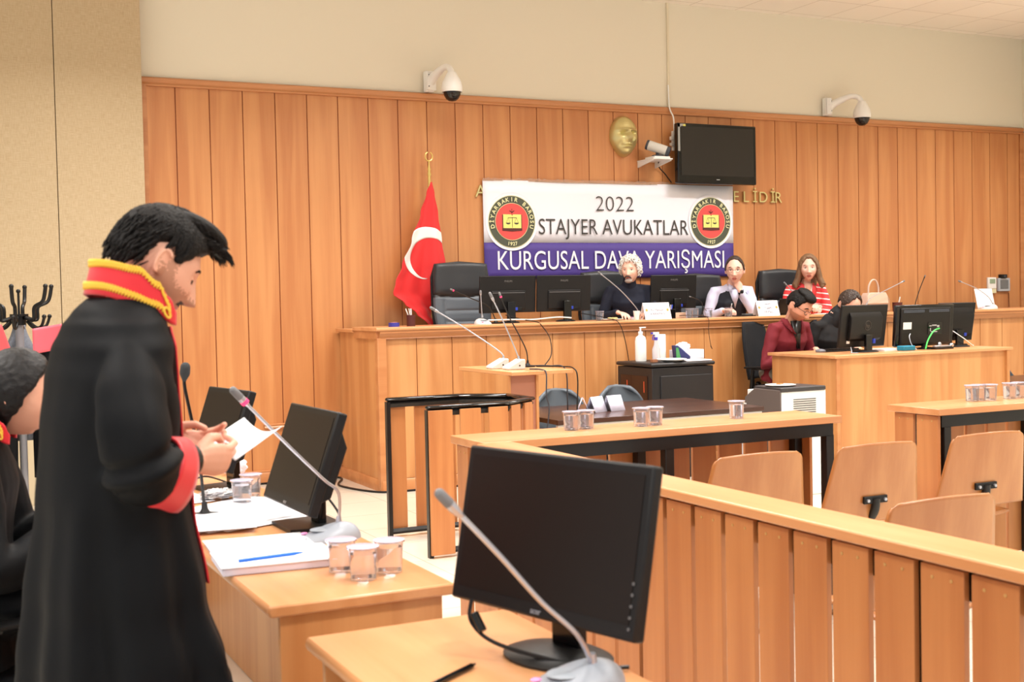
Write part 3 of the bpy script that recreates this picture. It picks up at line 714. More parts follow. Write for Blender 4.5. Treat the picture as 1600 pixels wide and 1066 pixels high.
# ---- man in waistcoat, hand at his mouth
A1 = [((.17, .23, .235), (.235, .05, .50), (-.05, -.35, .9), (-1, -.1, 0), (1.1, 1.2, 1.2, 1.2)), ((.14, -.29, .22), (.38, -.18, .30), (.85, .45, .1), (-.2, 0, -1), (.7, .8, .8, .8))]
t, X, J = seated_person('balding man with glasses, pale shirt and dark waistcoat resting chin on hand', (7.74, 10.66, SEAT), -108, -22, 4, A1, lean=.2, skin=SKIN2, paint=lips_paint, hs=1.16)
SH = mat('pale_shirt', (206, 208, 232), .7)
garment_top(t, J, SH, 'shirt')
garment_top(t, {'sh': J['sh']}, mat('waistcoat', (22, 26, 36), .75), 'waistcoat', arms=False, wide=.010, neck=.53, neckr=.12)
sh = J['sh']; w = MB()   # shirt showing in the waistcoat opening, with collar points
w.add([sh(.105, -.06, .50), sh(.105, .06, .50), sh(.14, 0, .33)], [(0, 1, 2)]); w.add([sh(.13, -.05, .515), sh(.13, .05, .515), sh(.139, 0, .32)], [(0, 2, 1)])
for s in (-1, 1): w.add([sh(.06, s*.058, .575), sh(.10, s*.018, .548), sh(.125, s*.05, .49), sh(.10, s*.078, .53)], [(0, 1, 2, 3)])
obj('collar', w, SH, t, solid=.006)
trousers(t, BLACKM); face_bits(t, X, brow=HAIRD)
hair_shell(t, X, HAIRD, [(0, .80), (.6, .74), (1.0, .48), (1.25, .05), (1.45, -.1), (1.6, .2), (1.9, .1), (2.2, -.35), (3.15, -.5)], T=.010, namp=.002)
def glasses(t, X, m=BLACKM, hw=.021, hh=.016, r=.0014):
    w = MB(); w.X = X
    for s in (-1, 1):
        w.tube([Vector((.103-.35*abs(cos(a))*.01, s*.031+hw*cos(a), -.003+hh*sin(a))) for a in [2*pi*k/20 for k in range(21)]], r, 6, caps=False)
        w.tube([(.101, s*.052, .002), (.05, s*.078, .006), (-.008, s*.082, .004), (-.02, s*.08, -.01)], r, 6)
    w.tube([(.104, -.01, .0), (.107, 0, .004), (.104, .01, .0)], r, 6); obj('glasses', w, m, t)
glasses(t, X)
w = MB(); E_, W_ = J[1][1], J[1][2]; dd = (W_-E_).normalized(); w.tube([E_+(W_-E_)*.90, E_+(W_-E_)*.99], [.035, .033], 16); w.ell(W_-dd*.012+Vector((.03, 0, -.0)), (.012, .02, .02)); obj('wristwatch', w, BLACKP, t)
w = MB(); w.tube([J[-1][2]+Vector((.07, .05, .0)), J[-1][2]+Vector((.15, .04, .07))], .0045, 6); o = obj('pen', w, WHITEP, None)
tag(o, 'white pen held upright by the man in the waistcoat', 'pen'); o.matrix_world = t.matrix_basis.copy() if False else Matrix.Translation((7.74, 10.66, SEAT)) @ Matrix.Rotation(radians(-108), 4, 'Z')
# ---- woman in striped jacket
A2 = [((.15, .24, .22), (.33, .08, .30), (.7, -.6, .2), (0, -.3, -1), (.8, .9, .9, .9)), ((.14, -.26, .22), (.33, -.05, .29), (.7, .7, .2), (0, .2, -1), (.8, .9, .9, .9))]
t, X, J = seated_person('woman with shoulder-length fair brown hair in red and white striped jacket', (8.72, 10.66, SEAT+.01), -112, -16, 0, A2, lean=.2, skin=SKIN2, fem=1, paint=lips_paint, hs=1.14)
def stripes():
    m = bpy.data.materials.new('striped_jacket'); m.use_nodes = True; nt = m.node_tree; b = nt.nodes['Principled BSDF']; L = nt.links.new
    tc = nt.nodes.new('ShaderNodeTexCoord'); mp = nt.nodes.new('ShaderNodeMapping'); mp.inputs['Rotation'].default_value = (.12, 0, 0); L(tc.outputs['Object'], mp.inputs[0])
    sp = nt.nodes.new('ShaderNodeSeparateXYZ'); L(mp.outputs[0], sp.inputs[0])
    q = nt.nodes.new('ShaderNodeMath'); q.operation = 'MULTIPLY'; L(sp.outputs[2], q.inputs[0]); q.inputs[1].default_value = 17
    f = nt.nodes.new('ShaderNodeMath'); f.operation = 'FRACT'; L(q.outputs[0], f.inputs[0])
    g = nt.nodes.new('ShaderNodeMath'); g.operation = 'GREATER_THAN'; L(f.outputs[0], g.inputs[0]); g.inputs[1].default_value = .80
    mx = nt.nodes.new('ShaderNodeMix'); mx.data_type = 'RGBA'; mx.inputs[6].default_value = (*lin((226, 62, 64)), 1); mx.inputs[7].default_value = (*lin((244, 236, 236)), 1)
    L(g.outputs[0], mx.inputs[0]); L(mx.outputs[2], b.inputs['Base Color']); b.inputs['Roughness'].default_value = .75; return m
STR = stripes()
garment_top(t, J, STR, 'jacket', neck=.55, neckr=.075, wide=.004)
sh = J['sh']; w = MB(); w.add([sh(.085, -.045, .535), sh(.085, .045, .535), sh(.132, .03, .36), sh(.132, -.03, .36), sh(.134, -.02, .2), sh(.134, .02, .2)], [(0, 1, 2, 3), (3, 2, 5, 4)]); obj('top', w, mat('cream_top', (240, 222, 214), .7), t, solid=.012)
w = MB(); w.add([sh(.075, -.05, .555), sh(.075, .05, .555), sh(.133, .0, .44)], [(0, 1, 2)]); obj('neckline', w, SKIN2, t, solid=.016)
w = MB()
for s in (-1, 1): w.add([sh(.03, s*.068, .565), sh(.09, s*.045, .54), sh(.15, s*.03, .36), sh(.135, s*.075, .43), sh(.09, s*.095, .50)], [(0, 1, 2, 3, 4)])
obj('lapels', w, mat('red_lapel', (214, 58, 60), .7), t, solid=.008)
w = MB(); w.tube(cat([sh(.05, -.05, .575), sh(.115, -.02, .5), sh(.125, 0, .485), sh(.115, .02, .5), sh(.05, .05, .575)], 5), .0012, 5); w.ell(sh(.128, 0, .48), .005); obj('necklace', w, GOLD, t)
w = MB()
w.tube([Vector((.035*cos(a), .035*sin(a), 0))+J[-1][2]-Vector((.02, 0, 0)) for a in [2*pi*k/20 for k in range(21)]], .006, 6); obj('bracelet', w, mat('red_beads', (170, 30, 36), .3), t)
trousers(t, BLACKM); face_bits(t, X, brow=HAIRN, bw=.0025)
def long_hair(w, n=1, L=.2, flare=.03):
    for s in (-1, 1):
        w.tube([(-.005, s*.070, .06), (-.0, s*.086, -.02), (-.01, s*(.09+flare*.3), -.10), (-.0, s*(.098+flare), -.10-L*.5), (.02, s*(.09+flare), -.09-L*.62)], [.022, .025, .03, .032, .016], 12, ry=[.05, .052, .048, .04, .025], upv=(0, 1, 0), rnd=True)
    w.tube([(-.085, 0, .02), (-.095, 0, -.08), (-.09, 0, -.08-L*.6)], [.03, .032, .025], 14, ry=[.07, .085, .075], upv=(1, 0, 0), rnd=True)
THR_F = [(0, .72), (.35, .74), (.75, .42), (1.1, -.1), (1.4, -.5), (1.9, -.8), (3.15, -.9)]
hair_shell(t, X, HAIRN, THR_F, T=.02, namp=.006, fem=1, extra=lambda w: long_hair(w, L=.13, flare=.03), vox=.006)
# ---- young man in the maroon jacket at the clerks' desk
SEAT2 = .78
A3 = [((.12, .26, .20), (.30, .14, .30), (.8, -.3, -.2), (0, 0, -1), (.5, .5, .5, .5)), ((.10, -.29, .17), (.30, -.16, .26), (.9, .3, -.2), (0, 0, -1), (.5, .5, .5, .5))]
t, X, J = seated_person('young man in maroon zip jacket and round glasses looking down at the clerks\' desk', (7.62, 9.66, SEAT2), -84, 12, 34, A3, lean=.22, skin=SKIN, paint=lambda c: lips_paint(c, True), hfwd=.03, hup=-.02, hs=1.14)
t.scale = (1.08,)*3
garment_top(t, J, mat('maroon_cloth', (112, 24, 36), .8, bump=.1, bscale=200), 'jacket', neck=.55, neckr=.08, wide=.016)
sh = J['sh']; w = MB(); w.add([sh(.07, -.055, .56), sh(.07, .055, .56), sh(.155, .012, .31), sh(.155, -.012, .31)], [(0, 1, 2, 3)]); obj('undershirt', w, BLACKM, t, solid=.02)
w = MB()
for s in (-1, 1): w.add([sh(-.03, s*.09, .585), sh(.05, s*.085, .575), sh(.135, s*.035, .44), sh(.115, s*.085, .47), sh(.04, s*.115, .53)], [(0, 1, 2, 3, 4)])
obj('collar', w, mat('maroon_cloth', (112, 24, 36)), t, solid=.012)
trousers(t, mat('grey_trousers', (132, 126, 116), .85, var=.1)); face_bits(t, X, open_=-.6, bw=.0045); glasses(t, X, hw=.023, hh=.019, r=.002)
def topknot(w):
    w.ell((.045, 0, .10), (.06, .062, .034), rot('Y', 12)); w.ell((.0, 0, .112), (.07, .066, .028))
hair_shell(t, X, HAIRB, THR_M, T=.013, namp=.004, extra=topknot, vox=.005)
# ---- man hidden behind the clerks' monitor
t, X, J = seated_person('man in black shirt bending his thinning brown head behind the clerks\' leftmost monitor', (8.20, 9.74, SEAT2), -88, -8, 44, A3, lean=.26, skin=SKIN2, paint=lips_paint, hfwd=.02, hup=-.02, hs=1.1, hside=.10)
t.scale = (1.08,)*3
garment_top(t, J, mat('black_shirt', (20, 20, 22), .85), 'shirt', wide=.05, neckr=.075, neck=.60)
w = MB().tube([J['sh'](0, 0, .50), J['sh'](.02, .03, .60), X @ Vector((-.03, 0, -.085))], [.09, .078, .07], 18, rnd=True); obj('shirt_collar', w, mat('black_shirt', (20, 20, 22)), t)
trousers(t, BLACKM); face_bits(t, X)
hair_shell(t, X, HAIRD, [(0, .93), (.7, .80), (1.1, .4), (1.3, .0), (1.5, -.1), (1.62, .15), (1.9, .1), (2.2, -.35), (3.15, -.55)], T=.012, namp=.005)

# ================================================================ robed advocates
def stand_collar(t, Xc, a=.098, b=.098, back=.077, th0=118, gold=True):
    """red stand-up collar with a gold laurel braid; open at the front"""
    ZT = [(0, .077), (.42, .064), (.68, .030), (.88, -.002), (1, -.036)]; ZB = [(0, 0), (.63, -.035), (1, -.064)]
    def P(th, v, o=0):
        A = radians(th); f = (1-cos(A))/(1-cos(radians(th0)))
        zt = interp(ZT, f)[0]*back/.077; zb = interp(ZB, f)[0]; x = lerp(-.064, .106*a/.098, f)
        y = b*sin(A)/1.0; k = v*(1-f)
        n = Vector((-cos(A), sin(A), 0))
        return Xc @ (Vector((x+.016*k, y*(1-.10*k), zb+(zt-zb)*v))+n*o)
    w = MB(); w.grid(lambda u, v: P(-th0+2*th0*u, v), 64, 8)
    c = obj('collar', w, RED, t, solid=.008)
    if gold:
        w = MB(); path = []
        for k in range(-30, 31): path.append((th0*.80*k/30, .92, 1 if k >= 0 else -1))
        lo = [(th0*.84*k/30, .27) for k in range(-30, 31)]
        def leaf(p, q, s):
            d = (q-p); L = d.length; d.normalize(); n = Vector((0, 0, 1)); 
            w.tube([p-d*.002, p+d*L*.5+n*s*.004, p+d*L*.9+n*s*.0095], [.001, .0032, .0006], 6)
        def run(pts):
            Q = [P(a_, v_, .007) for a_, v_ in pts]
            w.tube(Q, .0022, 6)
            for i in range(len(Q)-1):
                for s in (-1, 1): leaf(Q[i], Q[i+1], s)
        run([(a_, v_) for a_, v_, _ in path]); run(lo)
        for sg in (-1, 1):
            run([(sg*th0*(.80+.10*sin(pi*k/9)), .92-.62*k/7) for k in range(7)])
            ctr = P(sg*th0*.87, .27, .008); tn = (P(sg*th0*.89, .27, .008)-ctr).normalized()
            w.tube([ctr+(tn*cos(a_)+Vector((0, 0, 1))*sin(a_))*.010 for a_ in [2*pi*k/16 for k in range(17)]], .0028, 6)
        obj('laurel_braid', w, GOLD, c)
    return c
# ---- standing advocate reading from a sheet
ZF = .13
t = thing('person', 'standing man with quiffed black hair in black robe with red collar, reading a sheet', 'person', (.42, 2.9, ZF), 12)
z0 = -ZF
X = Matrix.Translation((.096, .0, 1.747+z0)) @ Matrix.Rotation(radians(-3), 4, 'Z') @ Matrix.Rotation(radians(31), 4, 'Y')
NOSE[0] = .036; w = MB(); head(w, X); NOSE[0] = .029
w.tube([(.02, 0, 1.52+z0), (.035, 0, 1.60+z0), X @ Vector((-.03, 0, -.06)), X @ Vector((-.02, 0, -.02))], [.07, .056, .056, .05], 16, rnd=True)
w.tube([(-.03, 0, .95+z0), (-.03, 0, 1.1+z0), (-.025, 0, 1.3+z0), (-.02, 0, 1.45+z0), (.0, 0, 1.55+z0), (.02, 0, 1.59+z0)], [.11, .10, .11, .10, .07, .045], 18, ry=[.15, .13, .16, .17, .13, .06], upv=(1, 0, 0), rnd=True)
SR, ER, WR = Vector((-.03, -.15, 1.50+z0)), Vector((-.05, -.215, 1.315+z0)), Vector((.112, -.135, 1.300+z0))
SL, EL, WL = Vector((-.03, .15, 1.50+z0)), Vector((.03, .20, 1.32+z0)), Vector((.125, .06, 1.318+z0))
for a_, b_, c_ in ((SR, ER, WR), (SL, EL, WL)): w.tube([a_, a_.lerp(b_, .5), b_, b_.lerp(c_, .5), c_], [.045, .042, .036, .034, .028], 12, rnd=True)
for s in (-1, 1): w.tube([(-.03, s*.09, .95+z0), (-.02, s*.1, .60+z0), (-.03, s*.1, .35+z0), (-.04, s*.1, .18+z0), (.06, s*.11, .155+z0)], [.10, .07, .055, .04, .035], 14, rnd=True)
hand(w, WR+Vector((.010, .008, .0)), (.97, .22, -.12), (.05, .95, .25), 1, (.62, .7, .8, .9), .45, 1.0)
hand(w, WL+Vector((.006, -.006, 0)), (.95, -.25, -.05), (-.1, -.9, .35), -1, (.5, .6, .7, .8), .4, .92)
inv = X.inverted()
def mp(c):
    c = inv @ c
    if c.length > .2: return 0
    if c.x > .07 and abs(c.y) < .022 and -.087 < c.z < -.066: return 2
    if c.x > .078 and abs(c.y) < .034 and -.066 < c.z < -.053: return 3
    q_ = .016*(((c.x*7919.7+c.y*5171.3+c.z*3571.1)*97.13) % 1-.5)
    if c.x+q_ > -.012 and c.z < -.008-.026*sstep((c.x-.0)/.06)+q_: return 1
    if .004 < c.x+q_ < .028 and -.03 < c.z < .035 and abs(c.y) > .06: return 1
    if -.018 < c.x < .016 and -.02 < c.z < .03 and abs(c.y) > .06 and c.z < .03: return 0
    return 0
blob('body', w, [SKIN, mat('stubble', (168, 118, 94), .6, bump=.1, bscale=500), LIPS, mat('moustache_black', (52, 38, 32), .7, bump=.3, bscale=500)], t, .0033, 1, paint=mp)
face_bits(t, X, open_=-.5, bw=.0036, lipm=SKIN)
# hair: shell faded at the nape and a swept-up quiff made of locks
def quiff(w):
    w.tube(cat([(-.06, 0, .085), (.0, 0, .118), (.055, 0, .122), (.10, 0, .116), (.13, 0, .100)], 4), [.018, .022, .026, .024, .012], 14, ry=[.05, .06, .060, .048, .022], upv=(0, 0, 1), rnd=True)
HM = hair_shell(t, X, HAIRB, [(0, .56), (.5, .52), (.85, .44), (1.12, .22), (1.28, .06), (1.42, .05), (1.60, .44), (1.85, .30), (2.15, -.25), (3.15, -.62)], tfn=lambda d, a: .008+.016*sstep((d.z-.1)/.6), namp=.003, nsc=16, extra=quiff, vox=.004)
w = MB(); w.X = X; rnd = random.Random(3)
for k in range(520):
    u = rnd.uniform(-1, 1); v = rnd.random()
    x = lerp(-.09, .125, v); y = u*.068*(1-.25*v)
    zz = .118*sqrt(max(.30 if x > 0 else .02, 1-(x/.125)**2-(y/.09)**2))
    p = Vector((x, y, zz+.016+.016*v)); L_ = rnd.uniform(.022, .045)
    lift = .25+.5*sstep((x-.0)/.1)-.9*sstep((x-.07)/.05); d = Vector((1, rnd.uniform(-.25, .25), lift*rnd.uniform(.3, .9)-.15))
    d.normalize(); q = p+d*L_*.5+Vector((0, 0, .004)); e = p+d*L_+Vector((0, 0, -.006 if x > .03 else -.012))
    w.tube([p-Vector((.008, 0, .006)), p, q, e], [.001, .0032, .0026, .0005], 5)
for k in range(460):    # side and back locks falling towards the nape
    a = rnd.uniform(1.25, pi)*rnd.choice((-1, 1)); zz = rnd.uniform(-.2, .75)
    if abs(a) < 1.9 and zz < .35: zz = rnd.uniform(.35, .8)
    r_ = sqrt(1-zz*zz); dd = Vector((cos(a)*r_, sin(a)*r_, zz)); p = head_fn(dd, Vector((dd.x*HR[0], dd.y*HR[1], dd.z*HR[2])))+dd*(.010+.014*sstep((zz-.1)/.6))
    q = p+Vector((-.012*abs(sin(a))+(.012 if abs(a) < 1.8 else 0), 0, -.016))+dd*.002; e = q+Vector((-.006, 0, -.016))-dd*.006
    w.tube([p, q, e], [.0012, .0028, .0005], 5)
obj('hair_locks', w, HAIRB, HM)
# robe body
RT = [(.62, -.222, .24, .30), (.776, -.220, .228, .29), (.844, -.212, .20, .275), (1.0, -.195, .155, .25), (1.205, -.172, .126, .225), (1.371, -.158, .106, .215), (1.482, -.143, .100, .215), (1.55, -.128, .100, .20), (1.60, -.110, .096, .165), (1.64, -.086, .090, .12), (1.668, -.055, .10, .088)]
def robe_pt(th, z, grow=0, fold=1):
    bk, fr, hw = interp(RT, z); cx = (bk+fr)/2; ax = (fr-bk)/2+grow; k = sstep((1.5-z)/.7)
    r = 1+fold*k*(.055*sin(th*7+.8*sin(z*3)+1)+.035*sin(th*13+z*2.2)); e = .88
    c, s_ = cos(th), sin(th)
    return Vector((cx+ax*r*(abs(c)**e)*(1 if c > 0 else -1), (hw+grow)*r*(abs(s_)**e)*(1 if s_ > 0 else -1), z+z0))
ZH = .80
w = MB(); nz = 60; n = 120; vs = []; fs = []
for i in range(nz+1):
    z = lerp(ZH, 1.668, i/nz)
    for j in range(n):
        th = 2*pi*j/n; p = robe_pt(th, z)
        if i == 0: p.z += .012*sin(th*3+1)-.03*max(0, cos(th))**2
        vs.append(p)
for i in range(nz):
    for j in range(n):
        a = i*n+j; b_ = i*n+(j+1) % n; fs.append((a, b_, b_+n, a+n))
fs.append(tuple(range(n-1, -1, -1))); fs.append(tuple(nz*n+j for j in range(n))); w.add(vs, fs)
# sleeves as bells
def sleeve(w, s):
    if s < 0: pts = [(-.03, -.09, 1.56), (-.035, -.15, 1.53), (-.05, -.205, 1.45), (-.055, -.235, 1.38), (-.045, -.24, 1.325), (-.005, -.22, 1.30)]
    else: pts = [(-.03, .09, 1.56), (-.02, .15, 1.53), (.0, .205, 1.43), (.03, .22, 1.36), (.06, .21, 1.32), (.085, .19, 1.315)]
    w.tube(cat([(a, b, c+z0) for a, b, c in pts], 5), [.04, .056, .074, .084, .086, .076], 24)
for s in (-1, 1): sleeve(w, s)
def robe_disp(c):
    z = c.z-z0; f = .004*noise.noise(Vector((c.x*9, c.y*9, z*3)))
    # folds radiating from the shoulder, creases at the elbow
    if c.y < -.05 and z > 1.16:
        d = Vector((c.x+.06, 0, z-1.58)); a = atan2(d.x, -d.z); f += .009*sin(a*9+1.2)*sstep((d.length-.08)/.16)*sstep((-c.y-.08)/.08)
        f += .010*G(z, 1.315+.35*(c.x+.02), .014)*sstep((-c.y-.16)/.05)-.010*G(z, 1.345+.35*(c.x+.02), .014)*sstep((-c.y-.16)/.05)
    return f*sstep((z-1.16)/.1) if c.y < -.05 and z > 1.16 else f*(.0 if c.y < -.05 else 1)
blob('robe', w, ROBE, t, .006, 8, disp=robe_disp)
def cuff(s):
    w = MB(); 
    if s < 0: A_ = (Vector((-.005, -.212, 1.300+z0)), Vector((.70, .45, -.52)), .074, .062); B_ = (Vector((.060, -.168, 1.278+z0)), Vector((.86, .42, -.30)), .080, .060)
    else: A_ = (Vector((.085, .19, 1.315+z0)), Vector((.6, -.7, -.35)), .072, .06); B_ = (Vector((.125, .14, 1.295+z0)), Vector((.7, -.65, -.3)), .078, .06)
    def ring(R, th):
        c, d, rv, rh = R; d = d.normalized(); v = (Vector((0, 0, 1))-d*d.z).normalized(); h = d.cross(v); return c+v*cos(th)*rv*(1+.12*(cos(th) < 0))+h*sin(th)*rh
    w.grid(lambda u, v: ring(A_, 2*pi*u).lerp(ring(B_, 2*pi*u), v*1.0), 40, 6, cu=True)
    return obj('cuff_facing', w, RED, t, solid=.006)
cuff(-1); cuff(1)
for a_, b_ in ((WR, ER), (WL, EL)): obj('shirt_cuff', MB().tube([a_.lerp(b_, .45), a_+Vector((-.004, 0, 0))], [.042, .038], 20), BLACKM, t)
w = MB()   # red facing down the robe front
for th0_, th1 in ((-.55, -.12), (.12, .55)):
    w.grid(lambda u, v: robe_pt(lerp(th0_, th1, u), lerp(1.02, 1.60, v), .007, .8), 8, 50)
obj('front_facing', w, RED, t, solid=.004)
stand_collar(t, Matrix.Translation((.0, 0, 1.672+z0)) @ Matrix.Rotation(radians(3), 4, 'Y'), a=.098, b=.100)
w = MB()
for s in (-1, 1): w.tube([(-.03, s*.09, .98+z0), (-.02, s*.1, .60+z0), (-.03, s*.1, .2+z0)], [.12, .085, .065], 16)
obj('trousers', w, BLACKM, t)
w = MB()
for s in (-1, 1): w.ell((.03, s*.11, .045), (.14, .05, .045))
obj('shoes', w, BLACKG, t)
# the sheet he reads, curled
w = MB()
A_, B_, C_, D_ = Vector((.190, -.05, 1.330)), Vector((.330, .05, 1.368)), Vector((.408, .0, 1.344)), Vector((.236, -.095, 1.284))
w.grid(lambda u, v: A_.lerp(B_, u).lerp(D_.lerp(C_, u), v)+Vector((0, 0, -.02*sin(pi*v)*u*1.2)), 14, 14)
o = obj('sheet_of_paper', w, PAPER, None, solid=.0006); tag(o, 'white sheet of paper held by the standing man in the robe', 'paper'); o.location = (.42, 2.9, 0); o.rotation_euler = (0, 0, radians(12))

# ---- seated advocate at the left edge
Aw = [((.14, .25, .2), (.33, .1, .22), (.9, -.3, -.2), (0, 0, -1), (.4, .4, .4, .4)), ((.12, -.27, .19), (.33, -.1, .22), (.9, .3, -.2), (0, 0, -1), (.4, .4, .4, .4))]
t, X, J = seated_person('seated woman with dark hair in black robe with red collar at left edge', (.105, 3.98, .13+.60), -10, 6, 14, Aw, lean=.1, skin=SKIN, fem=1, paint=lips_paint, vox=.004, hup=.0, hs=1.04, hz=.645, hfwd=.06)
face_bits(t, X, open_=-.4, bw=.003, lipm=SKIN)
sh = J['sh']; w = MB()
w.tube([sh(-.0, 0, -.12), sh(-.02, 0, .05), sh(-.01, 0, .25), sh(.0, 0, .42), sh(-.0, 0, .51), sh(.0, 0, .555)], [.2, .18, .14, .13, .10, .07], 24, ry=[.26, .24, .21, .20, .18, .09], upv=(1, 0, 0))
for s in (1, -1):
    S0, E_, W_ = J[s]; w.tube([sh(0, s*.09, .50), S0, S0.lerp(E_, .5), E_, E_.lerp(W_, .6)], [.065, .075, .08, .085, .08], 18, rnd=True)
w.tube([(0, 0, .06), (.25, 0, .06), (.5, 0, .02), (.52, 0, -.25)], [.12, .11, .09, .08], 20, ry=[.22, .21, .2, .2], upv=(0, 0, 1), rnd=True)
blob('robe', w, ROBE, t, .008, 3, disp=lambda c: .008*noise.noise(Vector((c.x*8, c.y*8, c.z*5)))+.004*sin(c.x*30+c.z*22))
stand_collar(t, Matrix.Translation(sh(.0, 0, .595)) @ Matrix.Rotation(radians(4), 4, 'Y'), a=.10, b=.105)
HAIRK = mat('hair_soft_black', (20, 17, 17), .5, spec=.35, bump=.2, bscale=130)
def straight_hair(w):
    w.tube([(-.05, 0, .02), (-.085, 0, -.06), (-.10, 0, -.16), (-.10, 0, -.26)], [.045, .04, .032, .02], 16, ry=[.078, .082, .075, .05], upv=(1, 0, 0), rnd=True)
hair_shell(t, X, HAIRK, [(0, .82), (.5, .74), (.9, .52), (1.25, .12), (1.45, -.4), (1.7, -.9), (3.15, -.95)], T=.018, namp=.004, fem=1, extra=straight_hair, vox=.005)
# ================================================================ seats, tables, rails
def exec_chair(name_label, loc, rz):
    t = thing('executive_chair', name_label, 'chair', loc, rz)   # origin on the floor, +x faces forward
    w = MB(); w.ell((.02, 0, .5), (.27, .27, .07), nu=24); obj('seat', w, LEATH, t)
    def pad(u, v, s):
        y = (u-.5)*2; z = .50+v*.82; hw = interp([(0, .24), (.5, .285), (.8, .28), (1, .265)], v)[0]
        cr = (1-abs(y)**6)**.5 if abs(y) < 1 else 0
        x = -.24-.10*v+.05*abs(y)**2*.8
        th = .055+.022*sstep((v-.62)/.1)*(1-sstep((v-.97)/.05))
        seam = 0
        if v < .60 and abs(y) < .62: seam = .012*max(G(v, q, .012) for q in (.1, .22, .34, .46))
        seam = max(seam, .016*G(v, .62+.03*y*y, .012), .012*G(abs(y), .66, .03)*(v < .6))
        return Vector((x+s*(th*cr-seam*(s > 0)), y*hw, z+.015*(1-y*y)*(v > .9)))
    w = MB(); nu, nv = 40, 60; vs = []; fs = []
    for s in (1, -1):
        for i in range(nu+1):
            for j in range(nv+1): vs.append(pad(i/nu, j/nv, s))
    o = (nu+1)*(nv+1)
    for i in range(nu):
        for j in range(nv):
            a = i*(nv+1)+j; q = (a, a+nv+1, a+nv+2, a+1); fs.append(q); fs.append(tuple(v+o for v in q[::-1]))
    for i in range(nu):
        for j in (0, nv): a = i*(nv+1)+j; fs.append((a, a+nv+1, a+nv+1+o, a+o))
    mi = []
    w.add(vs, fs); w.m = [1 if (sum(vs[i].z for i in f)/4 < 1.0 and sum(vs[i].x for i in f)/4 > -.32) else 0 for f in fs]
    obj('backrest', w, [LEATH, LEATHG], t)
    w = MB()
    w.tube([Vector((-.33+.0*k, 0, 0)) for k in ()] or [(-.29, -.25, .62), (-.325, -.275, .9), (-.345, -.272, 1.2), (-.345, -.24, 1.315), (-.35, 0, 1.335), (-.345, .24, 1.315), (-.345, .272, 1.2), (-.325, .275, .9), (-.29, .25, .62)], .016, 8); obj('piping', w, BLACKP, t)
    for s in (-1, 1): obj('armrest', MB().tube(cat([(-.2, s*.28, .5), (-.22, s*.31, .68), (-.1, s*.31, .72), (.16, s*.30, .70), (.18, s*.28, .5)], 5), .022, 10, ry=.03), BLACKP, t)
    w = MB(); w.cyl((0, 0, .1), (0, 0, .46), .03)
    for k in range(5): w.tube([(0, 0, .1), (.3*cos(k*1.2566), .3*sin(k*1.2566), .06)], [.03, .02], 8); w.ell((.3*cos(k*1.2566), .3*sin(k*1.2566), .032), .03, nu=10, nv=6)
    obj('base', w, BLACKP, t); return t
c0 = exec_chair('empty black leather executive chair in front of the flag', (4.70, 10.52, .67), -98)
dup(c0, (6.30, 10.52, .57), -97, 'black leather executive chair behind the silver-haired man')
dup(c0, (7.42, 10.52, .53), -97, 'black leather executive chair left of the man in the waistcoat')
dup(c0, (8.50, 10.52, .57), -100, 'black leather executive chair left of the woman in striped jacket')

# ---- clerks' desk
cx0, cx1, cy0, cy1, cz = 7.19, 9.33, 8.37, 9.31, 1.10
t = thing('clerks_desk', 'boxy beech clerks\' desk carrying three monitors in front of the bench', 'desk', (cx0, cy0, 0))
obj('desktop', MB().box(0, cx1-cx0, 0, cy1-cy0, cz-.028, cz), WX, t, bev=.004)
obj('side_panel', MB().box(.03, .052, .03, cy1-cy0-.03, 0, cz-.028), WB, t, bev=.002)
obj('side_panel', MB().box(cx1-cx0-.075, cx1-cx0-.04, .005, cy1-cy0-.03, 0, cz-.028), WB, t, bev=.002)
obj('front_panel', MB().box(.052, cx1-cx0-.075, .03, .05, 0, cz-.028), WB, t)
obj('edge_strip', MB().box(.026, .06, .012, .03, 0, cz-.028), WTR, t, bev=.002)

def office_mesh_chair(label, loc, rz):
    t = thing('office_chair', label, 'chair', loc, rz)
    def bp(u, v):
        y = (u-.5)*2; return Vector((-.24-.07*v+.05*y*y, y*(.23+.02*sin(v*pi))*(1-.12*v**6), .56+.62*v))
    w = MB(); w.grid(bp, 20, 20); obj('backrest', w, mat('black_mesh', (16, 17, 22), .85), t, solid=.03)
    obj('seat', MB().ell((0, 0, .46), (.25, .25, .05), nu=24), mat('black_mesh', (16, 17, 22)), t)
    for s in (-1, 1): obj('armrest', MB().tube([(-.15, s*.27, .46), (-.12, s*.29, .68), (.0, s*.29, .69)], [.02, .018, .018], 8).tube([(-.2, s*.29, .695), (.16, s*.29, .70)], .014, 10, ry=.035), BLACKP, t)
    w = MB(); w.cyl((0, 0, .08), (0, 0, .44), .028); w.tube([(-.1, 0, .43), (-.27, 0, .46), (-.29, 0, .7)], .02, 8, ry=.04)
    for k in range(5): w.tube([(0, 0, .1), (.28*cos(k*1.2566), .28*sin(k*1.2566), .06)], [.03, .02], 8); w.ell((.28*cos(k*1.2566), .28*sin(k*1.2566), .03), .03, nu=10, nv=6)
    obj('base', w, BLACKP, t); return t
oc = office_mesh_chair('black mesh office chair under the man in the maroon jacket', (7.66, 9.76, .30), -64); oc.scale = (1, 1, .91)
dup(oc, (8.18, 9.80, .30), -92, 'black office chair of the man behind the clerks\' leftmost monitor')
dup(oc, (.14, 3.98, .13), 12, 'black office chair under the seated robed woman at the left edge')

